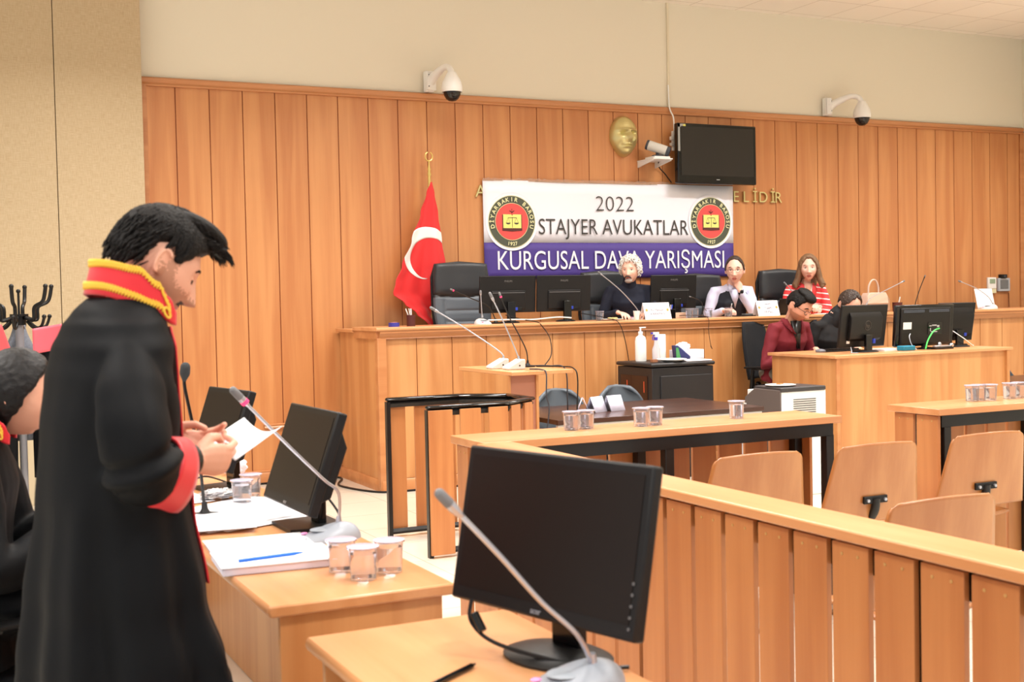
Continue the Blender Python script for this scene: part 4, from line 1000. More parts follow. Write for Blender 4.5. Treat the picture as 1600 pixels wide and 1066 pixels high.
# ---- dark low tables with grey chairs
def dark_table(label, x0, x1, y0, y1):
    t = thing('conference_table', label, 'table', (x0, y0, 0)); a = x1-x0; b = y1-y0
    obj('tabletop', MB().box(0, a, 0, b, .725, .76), WDK, t, bev=.003)
    for y in (.02, b-.05): obj('apron', MB().box(.01, a-.01, y, y+.03, .672, .72), mat('light_frame', (212, 212, 208), .4), t)
    for x in (.12, a-.18):
        for y in (.06, b-.12): obj('leg', MB().box(x, x+.06, y, y+.06, 0, .7), SILV, t, bev=.004)
    return t
dark_table('long dark walnut table with aluminium edge in front of the bench, card holders on it', 4.20, 6.05, 7.88, 8.98)
dark_table('dark walnut table at the right edge beyond the clerks\' desk', 9.46, 11.2, 8.48, 9.1)
def shell_chair(label, loc, rz):
    t = thing('visitor_chair', label, 'chair', loc, rz)
    def bp(u, v):
        y = (u-.5)*2; z = .52+.37*v; k = 1-.55*max(0, (v-.45)/.55)**2.4
        return Vector((-.20-.06*v+.07*y*y, y*.25*k, z-.03*y*y*v))
    w = MB(); w.grid(bp, 24, 18); obj('backrest', w, LEATHG, t, solid=.035)
    obj('seat', MB().ell((.02, 0, .45), (.23, .23, .04), nu=24), LEATHG, t)
    for s in (-1, 1): obj('leg_frame', MB().tube(cat([(-.22, s*.22, .0), (-.2, s*.22, .4), (.0, s*.22, .43), (.2, s*.22, .40), (.22, s*.22, 0)], 5), .012, 8), BLACKM, t)
    return t
vc = shell_chair('grey shell chair behind the dark table, left of the two', (4.87, 8.93, 0), -90)
dup(vc, (5.48, 8.95, 0), -88, 'grey shell chair behind the dark table, right of the two')
dup(vc, (9.98, 9.0, 0), -92, 'grey shell chair behind the dark table at the right edge')

# ---- lectern
t = thing('lectern', 'narrow beech lectern with overhanging top holding two grey microphones', 'lectern', (3.86, 7.93, 0))
lx, ly, lz = .50, .95, 1.125
obj('top', MB().box(0, lx, 0, ly, lz-.028, lz), WY, t, bev=.004)
obj('side_panel', MB().box(.225, .245, .06, .88, 0, lz-.028), WB, t, bev=.002)
obj('side_panel', MB().box(.0, .02, .06, .88, 0, lz-.028), WB, t, bev=.002)
obj('front_panel', MB().box(.02, .225, .075, .09, 0, lz-.028), mat('lectern_shaded', (176, 120, 96), .5), t)  # shade of the recess painted in as a duller panel colour

# ---- witness stand: U of slatted panels with a black padded rail
t = thing('witness_stand', 'U-shaped beech slatted witness stand with black top rail', 'witness stand', (2.97, 7.3, 0))
TH = .98
ring = [(0, .79), (.54, .79), (.83, .57), (.83, .22), (.54, 0), (-.02, 0)]
w = MB()
for a, b in zip(ring, ring[1:]):
    d = (Vector((*b, 0))-Vector((*a, 0))).normalized()
    w.tube([Vector((*a, TH-.014)), Vector((*b, TH-.014))], .014, 12, ry=.034, upv=(0, 0, 1), rnd=True)
obj('top_rail', w, BLACKG, t)
w = MB()
for a, b in zip(ring, ring[1:]): w.tube([Vector((*a, .04)), Vector((*b, .04))], .02, 4, upv=(0, 0, 1)); w.tube([Vector((*a, .935)), Vector((*b, .935))], .026, 4, ry=.02, upv=(0, 0, 1))
for a in (ring[0], ring[-1]): w.box(a[0]-.014, a[0]+.014, a[1]-.02, a[1]+.02, .0, TH-.03)
obj('steel_frame', w, BLACKM, t)
for A, B in [((.03, .79), (.14, .79)), ((.21, .79), (.35, .79)), ((.41, .79), (.52, .79)), ((.58, .75), (.68, .68)), ((.72, .65), (.81, .59)), ((.82, .54), (.82, .42)), ((.82, .36), (.82, .25)), ((.79, .20), (.70, .135)), ((.65, .10), (.55, .03)), ((.53, 0), (.395, 0)), ((.335, 0), (.19, 0)), ((.135, 0), (-.028, 0))]:
    A = Vector((*A, 0)); B = Vector((*B, 0)); d = (B-A).normalized(); n = Vector((d.y, -d.x, 0))
    if n.dot(Vector((.4, .4, 0))-(A+B)/2) > 0: n = -n
    A = A+n*.032; B = B+n*.032; w = MB(); vs = []
    for z in (.02, TH-.032):
        for p in (A-n*.01, B-n*.01, B+n*.01, A+n*.01): vs.append((p.x, p.y, z))
    w.add(vs, [(3, 2, 1, 0), (4, 5, 6, 7), (0, 1, 5, 4), (1, 2, 6, 5), (2, 3, 7, 6), (3, 0, 4, 7)])
    obj('slat', w, WZ, t, bev=.002)

# ---- slatted tables and rail in front
def slat_y(t, y0, y1, x, z0, z1, ox=0, oy=0):
    w = MB().box(x-ox, x+.018-ox, y0-oy, y1-oy, z0, z1)
    for q in (.28, .72):
        c = Vector((x-ox-.001, lerp(y0, y1, q)-oy, z1-.03)); w.cyl(c+Vector((.001, 0, 0)), c+Vector((-.001, 0, 0)), .005, 8, 1)
    return obj('slat', w, [WZ, mat('screw_cap', (196, 156, 96), .5)], t, bev=.002)
def slat_x(t, x0, x1, y, z0, z1, ox=0, oy=0):
    return obj('slat', MB().box(x0-ox, x1-ox, y-oy, y+.022-oy, z0, z1), WZ, t, bev=.002)
ox, oy = 2.31, 5.05
t = thing('gallery_table', 'narrow beech table on black steel frame with five plastic cups, behind the left wooden chairs', 'table', (ox, oy, 0))
obj('tabletop', MB().box(0, 4.38-ox, 0, .385, .963, 1.0), WX, t, bev=.003)
obj('beam', MB().box(.12, 4.345-ox, .03, .07, .895, .962), BLACKM, t); obj('beam', MB().box(.12, 4.345-ox, .31, .34, .895, .962), BLACKM, t)
for x in (3.30, 4.30):
    obj('leg', MB().box(x-ox, x+.05-ox, .03, .08, 0, .9), BLACKM, t, bev=.003)
    obj('leg', MB().box(x-ox, x+.05-ox, .29, .34, 0, .9), BLACKM, t, bev=.003)
x = 2.50
while x < 4.3:
    slat_x(t, x, min(x+.146, 4.34), oy+.345, .06, .93, ox, oy); x += .168
slat_y(t, 5.28, 5.41, 4.352, .05, .96, ox, oy)
slat_y(t, 5.08, 5.21, 2.32, .03, .96, ox, oy); slat_y(t, 5.255, 5.38, 2.32, .03, .96, ox, oy)
ox2 = 5.01
t = thing('gallery_table', 'narrow beech table on black steel frame at the right edge, cups at its far side', 'table', (ox2, 5.0, 0))
obj('tabletop', MB().box(0, 2.05, 0, .395, .963, 1.0), WX, t, bev=.003)
obj('beam', MB().box(.05, 2.0, .03, .07, .895, .962), BLACKM, t); obj('beam', MB().box(.05, 2.0, .31, .34, .895, .962), BLACKM, t)
for x in (.07, 1.0, 1.9):
    obj('leg', MB().box(x, x+.05, .03, .08, 0, .9), BLACKM, t, bev=.003); obj('leg', MB().box(x, x+.05, .29, .34, 0, .9), BLACKM, t, bev=.003)
x = ox2+.06
while x < 7.0: slat_x(t, x, x+.146, 5.0+.345, .06, .93, ox2, 5.0); x += .168
slat_y(t, 5.03, 5.19, ox2+.022, .05, .958, ox2, 5.0); slat_y(t, 5.215, 5.36, ox2+.022, .05, .958, ox2, 5.0)
t = thing('railing', 'long beech slatted railing running from the foreground right to the gallery table', 'railing', (2.27, 1.0, 0))
obj('top_cap', MB().box(0, .175, 0, 4.045, .965, 1.0), WY, t, bev=.007)
w = MB().box(.045, .085, 0, 4.03, .88, .955).box(.045, .085, 0, 4.03, .06, .11)
for y in (.02, 1.35, 2.7, 4.0): w.box(.045, .085, y, y+.04, 0, .95)
obj('steel_frame', w, BLACKM, t)
y = 2.0415+.012; ys = []
for k in range(-6, 19): ys.append(2.0325+.0+k*.1678)
for y in ys:
    if 1.0 < y < 4.95: slat_y(t, y+.012, y+.1558, 2.293, .04, .955, 2.27, 1.0)

# ---- plywood gallery seats
PLYE = mat('ply_edge', (232, 184, 136), .5)
def ply_chair(label, loc, rz):
    t = thing('gallery_chair', label, 'chair', loc, rz)   # faces +y
    def bp(u, v, b=0):
        s = (u-.5)*2; z = .50+.40*v; hw = .322-.070*v
        # rounded top corners
        rr = .035
        x = s*hw
        if v > .91:
            k = (v-.91)/.09; lim = hw-rr*(1-sqrt(max(0, 1-k*k))); x = max(-lim, min(lim, x))
        return Vector((x, -.20-.075*v+.035*s*s*0+.03*(1-s*s)*(-1)*.6+b, z-.012*s*s*v))
    w = MB(); w.grid(bp, 30, 34); obj('backrest', w, [WPLY, PLYE], t, solid=.013)
    bpy.data.objects[-1] if False else None
    def sp(u, v):
        s = (u-.5)*2; return Vector((s*.23, -.20+.42*v, .455-.02*(1-s*s)+.02*v-.03*max(0, v-.85)*6))
    w = MB(); w.grid(sp, 16, 16); obj('seat', w, WPLY, t, solid=.013)
    w = MB().tube(cat([(0, -.05, 0), (0, -.06, .4), (0, -.15, .45), (0, -.245, .55), (0, -.258, .62)], 5), .022, 12); w.box(-.1, .1, -.16, .0, 0, .015); w.tube([(0, -.06, .41), (0, .1, .43)], .02, 10); obj('post', w, BLACKM, t)
    w = MB().box(-.075, .075, -.262, -.247, .595, .632); b_ = obj('bracket', w, BLACKP, t, bev=.003)
    w = MB()
    for s in (-1, 1): w.cyl((s*.055, -.262, .612), (s*.055, -.272, .612), .009, 6)
    obj('bolt', w, SILV, b_)
    return t
pc = ply_chair('plywood chair back nearest the clerks\' side, leftmost behind the railing, below the single cup', (3.575, 4.98, .0), 0)
dup(pc, (4.285, 4.96, 0), 0, 'plywood chair with black bracket in front of the clerks\' desk, second from left')
dup(pc, (5.06, 4.98, 0), 0, 'plywood chair with black bracket before the right gallery table, cut by the photo edge')
dup(pc, (3.35, 3.60, 0), 0, 'plywood chair closest to the railing, alone in the front row')

# ---- advocates' desks
DZ = .88
def adv_desk(label, y0, y1):
    t = thing('advocate_desk', label, 'desk', (.79, y0, 0)); d = y1-y0
    w = MB(); w.prism([(0, DZ-.018), (.006, DZ-.032), (.51, DZ-.032), (.52, DZ-.026), (.524, DZ-.016), (.52, DZ-.006), (.51, DZ), (.008, DZ), (.002, DZ-.006)], 0, d); obj('desktop', w, WY, t, bev=.006)
    for y in (.02, d-.04): obj('side_panel', MB().box(.035, .485, y, y+.02, .13, DZ-.032), WB, t, bev=.002)
    obj('front_panel', MB().box(.40, .418, .04, d-.04, .135, DZ-.032), WB, t)
    return t
adv_desk('beech desk end with binder, grey microphone and three cups in front of the standing man', 3.06, 6.3)
adv_desk('beech desk corner in the foreground with large black monitor and pen', .6, 2.74)

# ---- printer, server cabinet
t = thing('printer', 'grey and white office printer with vent slots beside the clerks\' desk', 'printer', (6.27, 7.96, 0))
pz = .888; w = MB().prism([(0, .0), (.0, pz-.02), (.34, pz-.02), (.47, pz-.10), (.47, 0)], 0, .012, 'x'); 
obj('side_cover', w, mat('warm_grey', (96, 86, 82), .5), t, bev=.004)
obj('body', MB().box(.012, .465, 0, .45, 0, pz-.035), WHITEP, t, bev=.006)
obj('lid', MB().prism([(0, -.01), (.46, -.01), (.44, .33), (.02, .36)], pz-.035, pz, 'z'), mat('dark_grey', (58, 55, 56), .45), t, bev=.008)
obj('paper_slot', MB().box(-.006, .0, .2, .36, .60, .66), BLACKP, t)
w = MB()
for k in range(14): w.box(.13, .36, -.004, .001, .55+k*.018, .556+k*.018)
obj('vents', w, mat('vent_dark', (60, 60, 58), .7), t)
obj('handle', MB().box(.42, .445, -.01, 0, .52, .66), GREYP, t, bev=.003)
obj('guide', MB().box(-.02, -.006, .44, .47, .5, .74), WHITEP, t)
t = thing('plate', 'white plate on top of the printer', 'plate', (6.40, 8.12, .889)); PLT = [(0, .002), (.07, .002), (.12, .012), (.125, .014), (.12, .008), (.07, -.0), (0, -.0)]
obj('dish', MB().lathe(PLT, n=32), WHITEP, t)
tag(obj('wooden_piece', MB().box(-.03, .03, -.02, .02, 0, .008), WPLY, bev=.002), 'small piece of wood lying on the plate on the printer', 'wood piece', (6.40, 8.13, .903), 25)
t = thing('server_cabinet', 'black metal cabinet with bottles and boxes on top, against the bench', 'cabinet', (5.93, 9.33, 0))
obj('body', MB().box(.005, .665, .005, .60, .0, 1.005), mat('cabinet_black', (34, 32, 33), .45), t, bev=.006)
obj('lid', MB().box(-.01, .68, -.01, .61, 1.012, 1.048), mat('cabinet_black', (34, 32, 33)), t, bev=.015)
obj('door', MB().box(.09, .64, -.006, .005, .1, .93), mat('cabinet_black', (34, 32, 33)), t, bev=.004)
obj('side_glass', MB().box(-.001, .005, .08, .54, .1, .93), mat('brown_glass', (46, 26, 22), .12), t)
w = MB()
for y in (.13, .42): w.box(-.004, 0, y, y+.008, .78, .88)
obj('orange_latch', w, mat('orange', (226, 90, 50), .5), t)
CT = 1.05
t = thing('pump_bottle', 'white pump bottle of hand sanitiser on the black cabinet', 'bottle', (6.06, 9.72, CT))
obj('body', MB().lathe([(0, 0), (.05, 0), (.052, .02), (.052, .19), (.045, .22), (.02, .24), (.018, .255)], n=28), WHITEP, t)
obj('pump', MB().cyl((0, 0, .25), (0, 0, .275), .022).cyl((0, 0, .275), (0, 0, .305), .008).box(-.01, .055, -.009, .009, .305, .316), WHITEP, t, bev=.002)
t = thing('spray_bottle', 'clear spray bottle with purple trigger on the black cabinet', 'bottle', (6.15, 9.60, CT))
obj('body', MB().lathe([(0, 0), (.034, 0), (.036, .02), (.036, .11), (.02, .15), (.014, .21)], n=24), mat('milky', (236, 228, 232), .2, trans=.5), t)
obj('nozzle', MB().box(-.035, .03, -.011, .011, .245, .268).box(-.012, .012, -.012, .012, .205, .25), WHITEP, t, bev=.003)
obj('trigger', MB().box(-.05, -.035, -.01, .01, .25, .268).tube([(-.018, 0, .245), (-.034, 0, .22), (-.03, 0, .195)], .006, 6).cyl((0, 0, .195), (0, 0, .222), .018), mat('violet', (70, 60, 170), .4), t)
t = thing('white_canister', 'tall white cylinder box behind the spray bottle', 'canister', (6.30, 9.76, CT)); obj('body', MB().lathe([(0, 0), (.052, 0), (.052, .235), (.048, .24), (0, .24)], n=28), WHITEP, t)
t = thing('card_terminal', 'dark blue payment terminal leaning on the black cabinet', 'card terminal', (6.46, 9.66, CT), -10)
w = MB().prism([(-.06, 0), (.075, 0), (.08, .03), (-.045, .135), (-.075, .135)], -.045, .045, 'y'); obj('body', w, mat('terminal_blue', (40, 44, 92), .4), t, bev=.006)
obj('screen', MB().prism([(-.01, .108), (.03, .074), (.033, .078), (-.007, .112)], -.025, .025, 'y'), mat('lcd2', (150, 170, 210), .3), t)
obj('green_side', MB().prism([(-.065, .01), (-.02, .01), (-.045, .115), (-.068, .115)], -.049, -.045, 'y'), mat('terminal_green', (70, 140, 80), .5), t)
tag(obj('white_box', MB().box(-.15, .15, -.07, .07, 0, .085), mat('box_lilac', (228, 228, 242), .6), bev=.003), 'low white cardboard box on the black cabinet right of the blue terminal', 'box', (6.62-.0, 9.80, CT), 0)
tag(obj('crumpled_tissue', MB().ell((0, 0, .0), (.07, .05, .04), nu=24, nv=16, fn=lambda d, p: p*(1+.35*noise.noise(d*3))), PAPER), 'crumpled white tissue on the white box', 'tissue', (6.58, 9.80, CT+.115))
t = thing('plate', 'stacked white plates at the front of the black cabinet', 'plate', (6.22, 9.45, CT)); obj('dish', MB().lathe([(0, .018), (.08, .018), (.135, .026), (.138, .022), (.08, 0), (0, 0)], n=32), WHITEP, t)
w = MB().box(-.15, .15, -.1, .1, 0, .004).box(-.14, .15, -.09, .11, .004, .008); tag(obj('loose_papers', w, PAPER), 'thin white papers on the right front of the black cabinet', 'papers', (6.46, 9.47, CT), 4)
tag(obj('brown_block', MB().box(-.03, .03, -.02, .02, 0, .028), mat('brown_block', (150, 100, 70), .6), bev=.003), 'small brown block at the left front corner of the black cabinet', 'block', (6.03, 9.45, CT), 10)
# coat stand and robes
t = thing('coat_stand', 'black hooked coat stand with grey pole at the left edge', 'coat stand', (.67, 9.0, 0))
obj('pole', MB().cyl((0, 0, .03), (0, 0, 1.58), .026, 16), mat('pole_grey', (140, 140, 146), .4), t)
obj('base', MB().lathe([(0, 0), (.2, 0), (.2, .02), (.03, .05)], n=28), BLACKM, t)
obj('hub', MB().cyl((0, 0, 1.54), (0, 0, 1.60), .042, 16).cyl((0, 0, 1.6), (0, 0, 1.615), .06, 16), BLACKP, t)
for k in range(6):
    a = radians(15+60*k); c_, s_ = cos(a), sin(a)
    w = MB(); w.tube(cat([(c_*.05, s_*.05, 1.59), (c_*.12, s_*.12, 1.575), (c_*.13, s_*.13, 1.66), (c_*.2, s_*.2, 1.70), (c_*.225, s_*.225, 1.79)], 6), .013, 8, rnd=True)
    w.tube(cat([(c_*.07, s_*.07, 1.56), (c_*.12, s_*.12, 1.52), (c_*.18, s_*.18, 1.53), (c_*.205, s_*.205, 1.585)], 5), .010, 8, rnd=True)
    w.ell((c_*.225, s_*.225, 1.80), .016, nu=10, nv=8); w.ell((c_*.207, s_*.207, 1.595), .015, nu=10, nv=8); obj('hook', w, BLACKP, t)
w = MB().cyl((0, 0, 1.6), (0, 0, 1.76), .008, 8); w.ell((0, 0, 1.77), .015, nu=10, nv=8); obj('finial', w, BLACKP, t)
def hung(label, loc, rz, m, collar=None, w_=.19, h=.95, cm=None):
    t = thing('hanging_robe', label, 'robe', loc, rz, None)
    def f(u, v):
        th = 2*pi*u; z = -h*v; r = .05+(w_-.05)*sstep(v*3.2)*(1+.12*sin(th*7+v*3)); return Vector((r*cos(th)*.75, r*sin(th), z))
    w = MB(); w.grid(f, 60, 24, cu=True); obj('cloth', w, m, t, solid=.004)
    if cm:
        w = MB(); w.grid(collar, 14, 10); obj('collar', w, cm, t, solid=.008)
    return t
PINKR = mat('pink_red', (232, 96, 110), .5)
hung('black robe with pink-red collar hanging right of the coat stand pole', (.86, 8.95, 1.50), 80, ROBE, lambda u, v: Vector((-.14+.02*sin(u*3), lerp(-.085, .10, u), .045-.17*v-.03*u)), .12, 1.0, PINKR)
hung('black robe with red lapel hanging left of the coat stand pole', (.50, 8.95, 1.52), 80, ROBE, lambda u, v: Vector((-.13, lerp(.10, -.10+.05*v, u)-.13*v+.03, .03-.26*v)), .13, 1.05, mat('coral', (236, 84, 90), .5))
hung('grey fleece jacket hanging behind the coat stand pole', (.68, 9.16, 1.55), 0, mat('grey_fleece', (120, 124, 134), .9, var=.35, vscale=70, bump=.3, bscale=80), None, .14, .8)
# ================================================================ monitors, microphones, small things
def monitor(label, loc, yaw, tilt, w_, h_, back='flat', stand=.1, face_in=True, base=(.22, .16), zc=None, roll=0, neck_off=.06, brand=None, bezel=.018, foot='oval', thick=.035):
    """loc = where the foot stands; +x of the root is the way the screen faces; zc = height of the panel centre above it"""
    t = thing('monitor', label, 'monitor', loc, yaw)
    X = tf((0, 0, zc), 0, 0, -tilt)
    w = MB(); w.X = X; w.box(-thick, 0, -w_/2, w_/2, -h_/2, h_/2); obj('casing', w, BLACKP, t, bev=.006)
    w = MB(); w.X = X; w.box(-.002, .0015, -w_/2+bezel, w_/2-bezel, -h_/2+bezel*1.6, h_/2-bezel); obj('screen', w, SCREEN, t)
    w = MB(); w.X = X
    if back == 'bulge': w.prism([(-thick, -h_*.36), (-thick-.035, -h_*.28), (-thick-.035, h_*.22), (-thick, h_*.34)], -w_*.34, w_*.34, 'y')
    elif back == 'deep': w.prism([(-thick, -h_*.40), (-thick-.045, -h_*.30), (-thick-.05, h_*.20), (-thick, h_*.40)], -w_*.40, w_*.40, 'y')
    else: w.box(-thick-.012, -thick, -w_*.30, w_*.30, -h_*.42, h_*.10)
    obj('back_cover', w, BLACKP, t, bev=.006)
    w = MB(); nb = X @ Vector((-thick-.01, 0, -h_*.2))
    w.box(-.03-neck_off, .0-neck_off, -.04, .04, .012, nb.z); obj('neck', w, BLACKG, t, bev=.004)
    w = MB()
    if foot == 'oval': w.lathe([(0, 0), (.5, 0), (.5, .006), (.42, .014), (.15, .022), (0, .022)], n=36); w.v = [(x*base[1]*1.0-neck_off*.6, y*base[0]*1.0, z) for x, y, z in w.v]
    else: w.prism([(-base[1]/2-neck_off*.6, -base[0]/2), (base[1]/2-neck_off*.6, -base[0]/2*.8), (base[1]/2-neck_off*.6, base[0]/2*.8), (-base[1]/2-neck_off*.6, base[0]/2)], 0, .014, 'z')
    obj('foot', w, BLACKP, t)
    if brand:
        s, where, ch, mm = brand; w = MB(); w.X = X
        if where == 'back': text(w, s, (-thick-.0005, 0, h_*.33), (0, -1, 0), (0, 0, 1), None, ch, .01, align='c', thick=.001)
        elif where == 'logo': pass
        else: text(w, s, (.0012, 0, -h_/2+bezel*.45), (0, 1, 0), (0, 0, 1), None, ch, .02, align='c', thick=.001)
        obj('brand', w, mm, t, smooth=False)
    return t, X
# foreground
t, X = monitor('large black monitor turned away from us in the foreground, brand mark under its screen', (1.19, 2.30, DZ), 196, 11.3, .56, .345, 'bulge', zc=.265, bezel=.02, brand=('acer', 'front', .012, SILV), base=(.27, .2), thick=.03, neck_off=.05)
w = MB(); w.X = X
for k in range(5): w.cyl((.001, .262, -.06-k*.022), (.003, .262, -.06-k*.022), .0035, 8)
obj('buttons', w, mat('button_grey', (90, 90, 92), .4), t)
t, X = monitor('black square monitor behind the grey microphone on the advocates\' desk', (1.18, 4.10, DZ), 182, 19, .50, .35, 'deep', zc=.245, bezel=.022, brand=('acer', 'front', .012, SILV), base=(.26, .2), foot='box', thick=.035, neck_off=.05)
t, X = monitor('black square monitor beyond the sheet the standing man holds', (1.13, 5.12, DZ), 190, 19, .42, .34, 'deep', zc=.26, bezel=.022, base=(.25, .2), foot='box', thick=.035, neck_off=.05)
# bench monitors, backs towards us (they face the judges)
def brand_back(s): return (s, 'back', .018, mat('brand_grey', (96, 94, 92), .5))
mk = []
for x, lb in ((5.04, 'black monitor seen from behind on the bench next to the empty chair'), (5.635, 'black monitor seen from behind on the bench touching the first one')):
    t, X = monitor(lb, (x, 10.42, BZ), 92, 4, .595, .345, 'flat', zc=.27, brand=brand_back('PHILIPS'), base=(.2, .16), thick=.022); mk.append((t, X))
t, X = monitor('black monitor seen from behind between the silver-haired man and the waistcoat man', (6.885, 10.42, BZ), 90, 4, .54, .335, 'flat', zc=.265, brand=brand_back('PHILIPS'), base=(.2, .16), thick=.022); mk.append((t, X))
for t, X in mk:
    w = MB(); w.X = X; w.box(-.036, -.03, -.14, .0, -.15, -.118); obj('port_recess', w, BLACKG, t)
    w = MB(); w.X = X; w.box(-.055, -.036, -.085, -.055, -.150, -.122); obj('video_plug', w, mat('plug_blue', (40, 70, 190), .4), t)
    w = MB(); w.X = X; w.box(-.035, -.022, -.17, .17, .012, .018); obj('ledge', w, mat('ledge_grey', (96, 96, 98), .4), t)
# clerks' monitors
t, X = monitor('black monitor seen from behind with round logo, leftmost on the clerks\' desk', (7.80, 8.72, 1.10), 98, 8, .62, .385, 'bulge', zc=.24, base=(.3, .2), thick=.028)
w = MB(); w.X = X; c = Vector((-.065, -.01, .01))
w.tube([c+Vector((0, cos(a)*.042, sin(a)*.042)) for a in [2*pi*k/30 for k in range(31)]], .0025, 6, caps=False)
text(w, 'hp', (c.x+.0, c.y, c.z-.018), (0, -1, 0), (0, 0, 1), None, .036, .01, align='c', thick=.002)
obj('logo', w, mat('logo_grey', (70, 66, 62), .35), t)
w = MB(); w.X = X; w.box(-.035, -.028, .18, .215, -.155, -.13); obj('sticker', w, WHITEP, t)
w = MB(); w.X = X; w.box(-.075, -.05, -.125, -.095, -.155, -.115); obj('video_plug', w, mat('plug_blue', (40, 70, 190)), t)
t = thing('television_monitor', 'glossy black television seen from behind with green cable in the middle of the clerks\' desk', 'television', (8.55, 8.74, 1.10), 92)
X = tf((0, 0, .225), 0, 0, -4)
w = MB(); w.X = X; w.box(-.04, 0, -.375, .375, -.195, .195); obj('casing', w, BLACKG, t, bev=.012)
w = MB(); w.X = X; w.box(-.056, -.035, -.32, .32, -.175, .165); obj('back_cover', w, BLACKP, t, bev=.014)
w = MB(); w.X = X
for s in (-1, 1):
    for k in range(22):
        for r_ in range(2): w.box(-.058, -.056, s*(.035+k*.012)-.004, s*(.035+k*.012)+.004, .125+r_*.014, .134+r_*.014)
obj('vents', w, mat('vent_blue', (84, 92, 106), .4), t)
w = MB(); w.X = X; w.box(-.058, -.056, .19, .295, -.03, .035); obj('rating_label', w, WHITEP, t)
w = MB(); w.X = X; w.box(-.060, -.056, -.20, -.02, -.085, .03); obj('port_panel', w, BLACKG, t)
w = MB(); w.X = X
for y, z, a, b in ((-.05, -.005, .03, .01), (-.10, .0, .06, .012), (-.05, -.04, .012, .03), (-.10, -.06, .08, .01), (-.15, -.01, .03, .02)): w.box(-.0615, -.060, y-a/2, y+a/2, z-b/2, z+b/2)
obj('ports', w, SILV, t)
obj('stand', MB().cyl((-.03, 0, 0.01), (-.03, 0, .05), .03).lathe([(0, 0), (.13, 0), (.13, .012), (.06, .02), (0, .022)], (-.03, 0, 0), 30), BLACKG, t)
t, X = monitor('black monitor seen from behind at the right end of the clerks\' desk', (9.08, 8.86, 1.10), 86, 10, .44, .37, 'deep', zc=.245, base=(.28, .2), thick=.03)
w = MB(); w.X = X; w.box(-.085, -.075, -.10, -.07, -.13, -.10); obj('video_plug', w, mat('plug_blue', (40, 70, 190)), t)
GRN = mat('green_cable', (60, 200, 80), .4)
cable('green_cable', [(8.66, 8.63, 1.29), (8.55, 8.59, 1.27), (8.44, 8.55, 1.19), (8.38, 8.52, 1.112)], .007, GRN, 'bright green cable hanging from the back of the glossy television')
cable('white_cable', [(8.985, 8.79, 1.26), (9.05, 8.7, 1.18), (9.18, 8.72, 1.112), (9.27, 8.8, 1.11)], .004, WHITEP, 'thin white cable on the rightmost clerks\' monitor')
cable('power_cable', [(7.62, 8.66, 1.15), (7.56, 8.58, 1.112), (7.5, 8.52, 1.108), (7.52, 8.45, 1.108)], .004, GREYP, 'grey cable curling left of the round-logo monitor foot')
cable('power_cable', [(8.33, 8.66, 1.25), (8.28, 8.62, 1.22), (8.29, 8.60, 1.15), (8.31, 8.56, 1.108)], .004, GREYP, 'grey cable dangling behind the glossy television')
t = thing('mouse', 'small silver and black computer mouse at the left corner of the clerks\' desk', 'mouse', (7.50, 8.93, 1.10), -70); obj('shell', MB().ell((0, 0, .012), (.052, .03, .022)), mat('mouse_grey', (110, 112, 120), .3), t); obj('wheel', MB().cyl((.025, -.004, .03), (.025, .004, .03), .008, 10), BLACKP, t)
t = thing('keyboard', 'black keyboard left of the round-logo monitor', 'keyboard', (7.75, 8.98, 1.10), 4); obj('body', MB().prism([(-.07, 0), (.07, 0), (.07, .022), (-.07, .012)], -.22, .22, 'x'), BLACKP, t, bev=.003)
w = MB()
for r_ in range(5):
    for k in range(15): w.box(-.21+k*.028, -.187+k*.028, -.06+r_*.025, -.04+r_*.025, .014, .026)
obj('keys', w, BLACKM, t)
tag(obj('blue_sponge', MB().box(-.075, .075, -.045, .045, 0, .045), mat('teal', (28, 120, 148), .6, bump=.1), bev=.008), 'teal blue sponge on the clerks\' desk between the monitors', 'sponge', (8.22, 8.60, 1.10), 4)
tag(obj('paper_stack', MB().box(-.12, .12, -.08, .08, 0, .018), PAPER, bev=.002), 'small stack of white papers beside the teal sponge', 'papers', (8.12, 8.75, 1.10), 8)
t = thing('chrome_stapler', 'shiny chrome gadget under the glossy television', 'stapler', (8.62, 8.56, 1.10), 0); obj('body', MB().box(-.1, .12, -.03, .03, 0, .02), BLACKG, t, bev=.004); obj('arm', MB().box(-.1, .1, -.02, .02, .022, .035), SILV, t, bev=.004)
obj('spring', MB().ell((-.03, 0, .04), (.022, .02, .03)).ell((.12, 0, .035), (.025, .02, .02)), mat('chrome', (200, 204, 214), .08, metal=1), t)
t = thing('headset', 'black headset lying right of the rightmost clerks\' monitor', 'headset', (9.24, 8.98, 1.10)); obj('band', MB().tube(cat([(-.1, 0, .012), (0, .05, .014), (.06, .0, .012), (.05, -.08, .012)], 6), .009, 8), BLACKP, t)

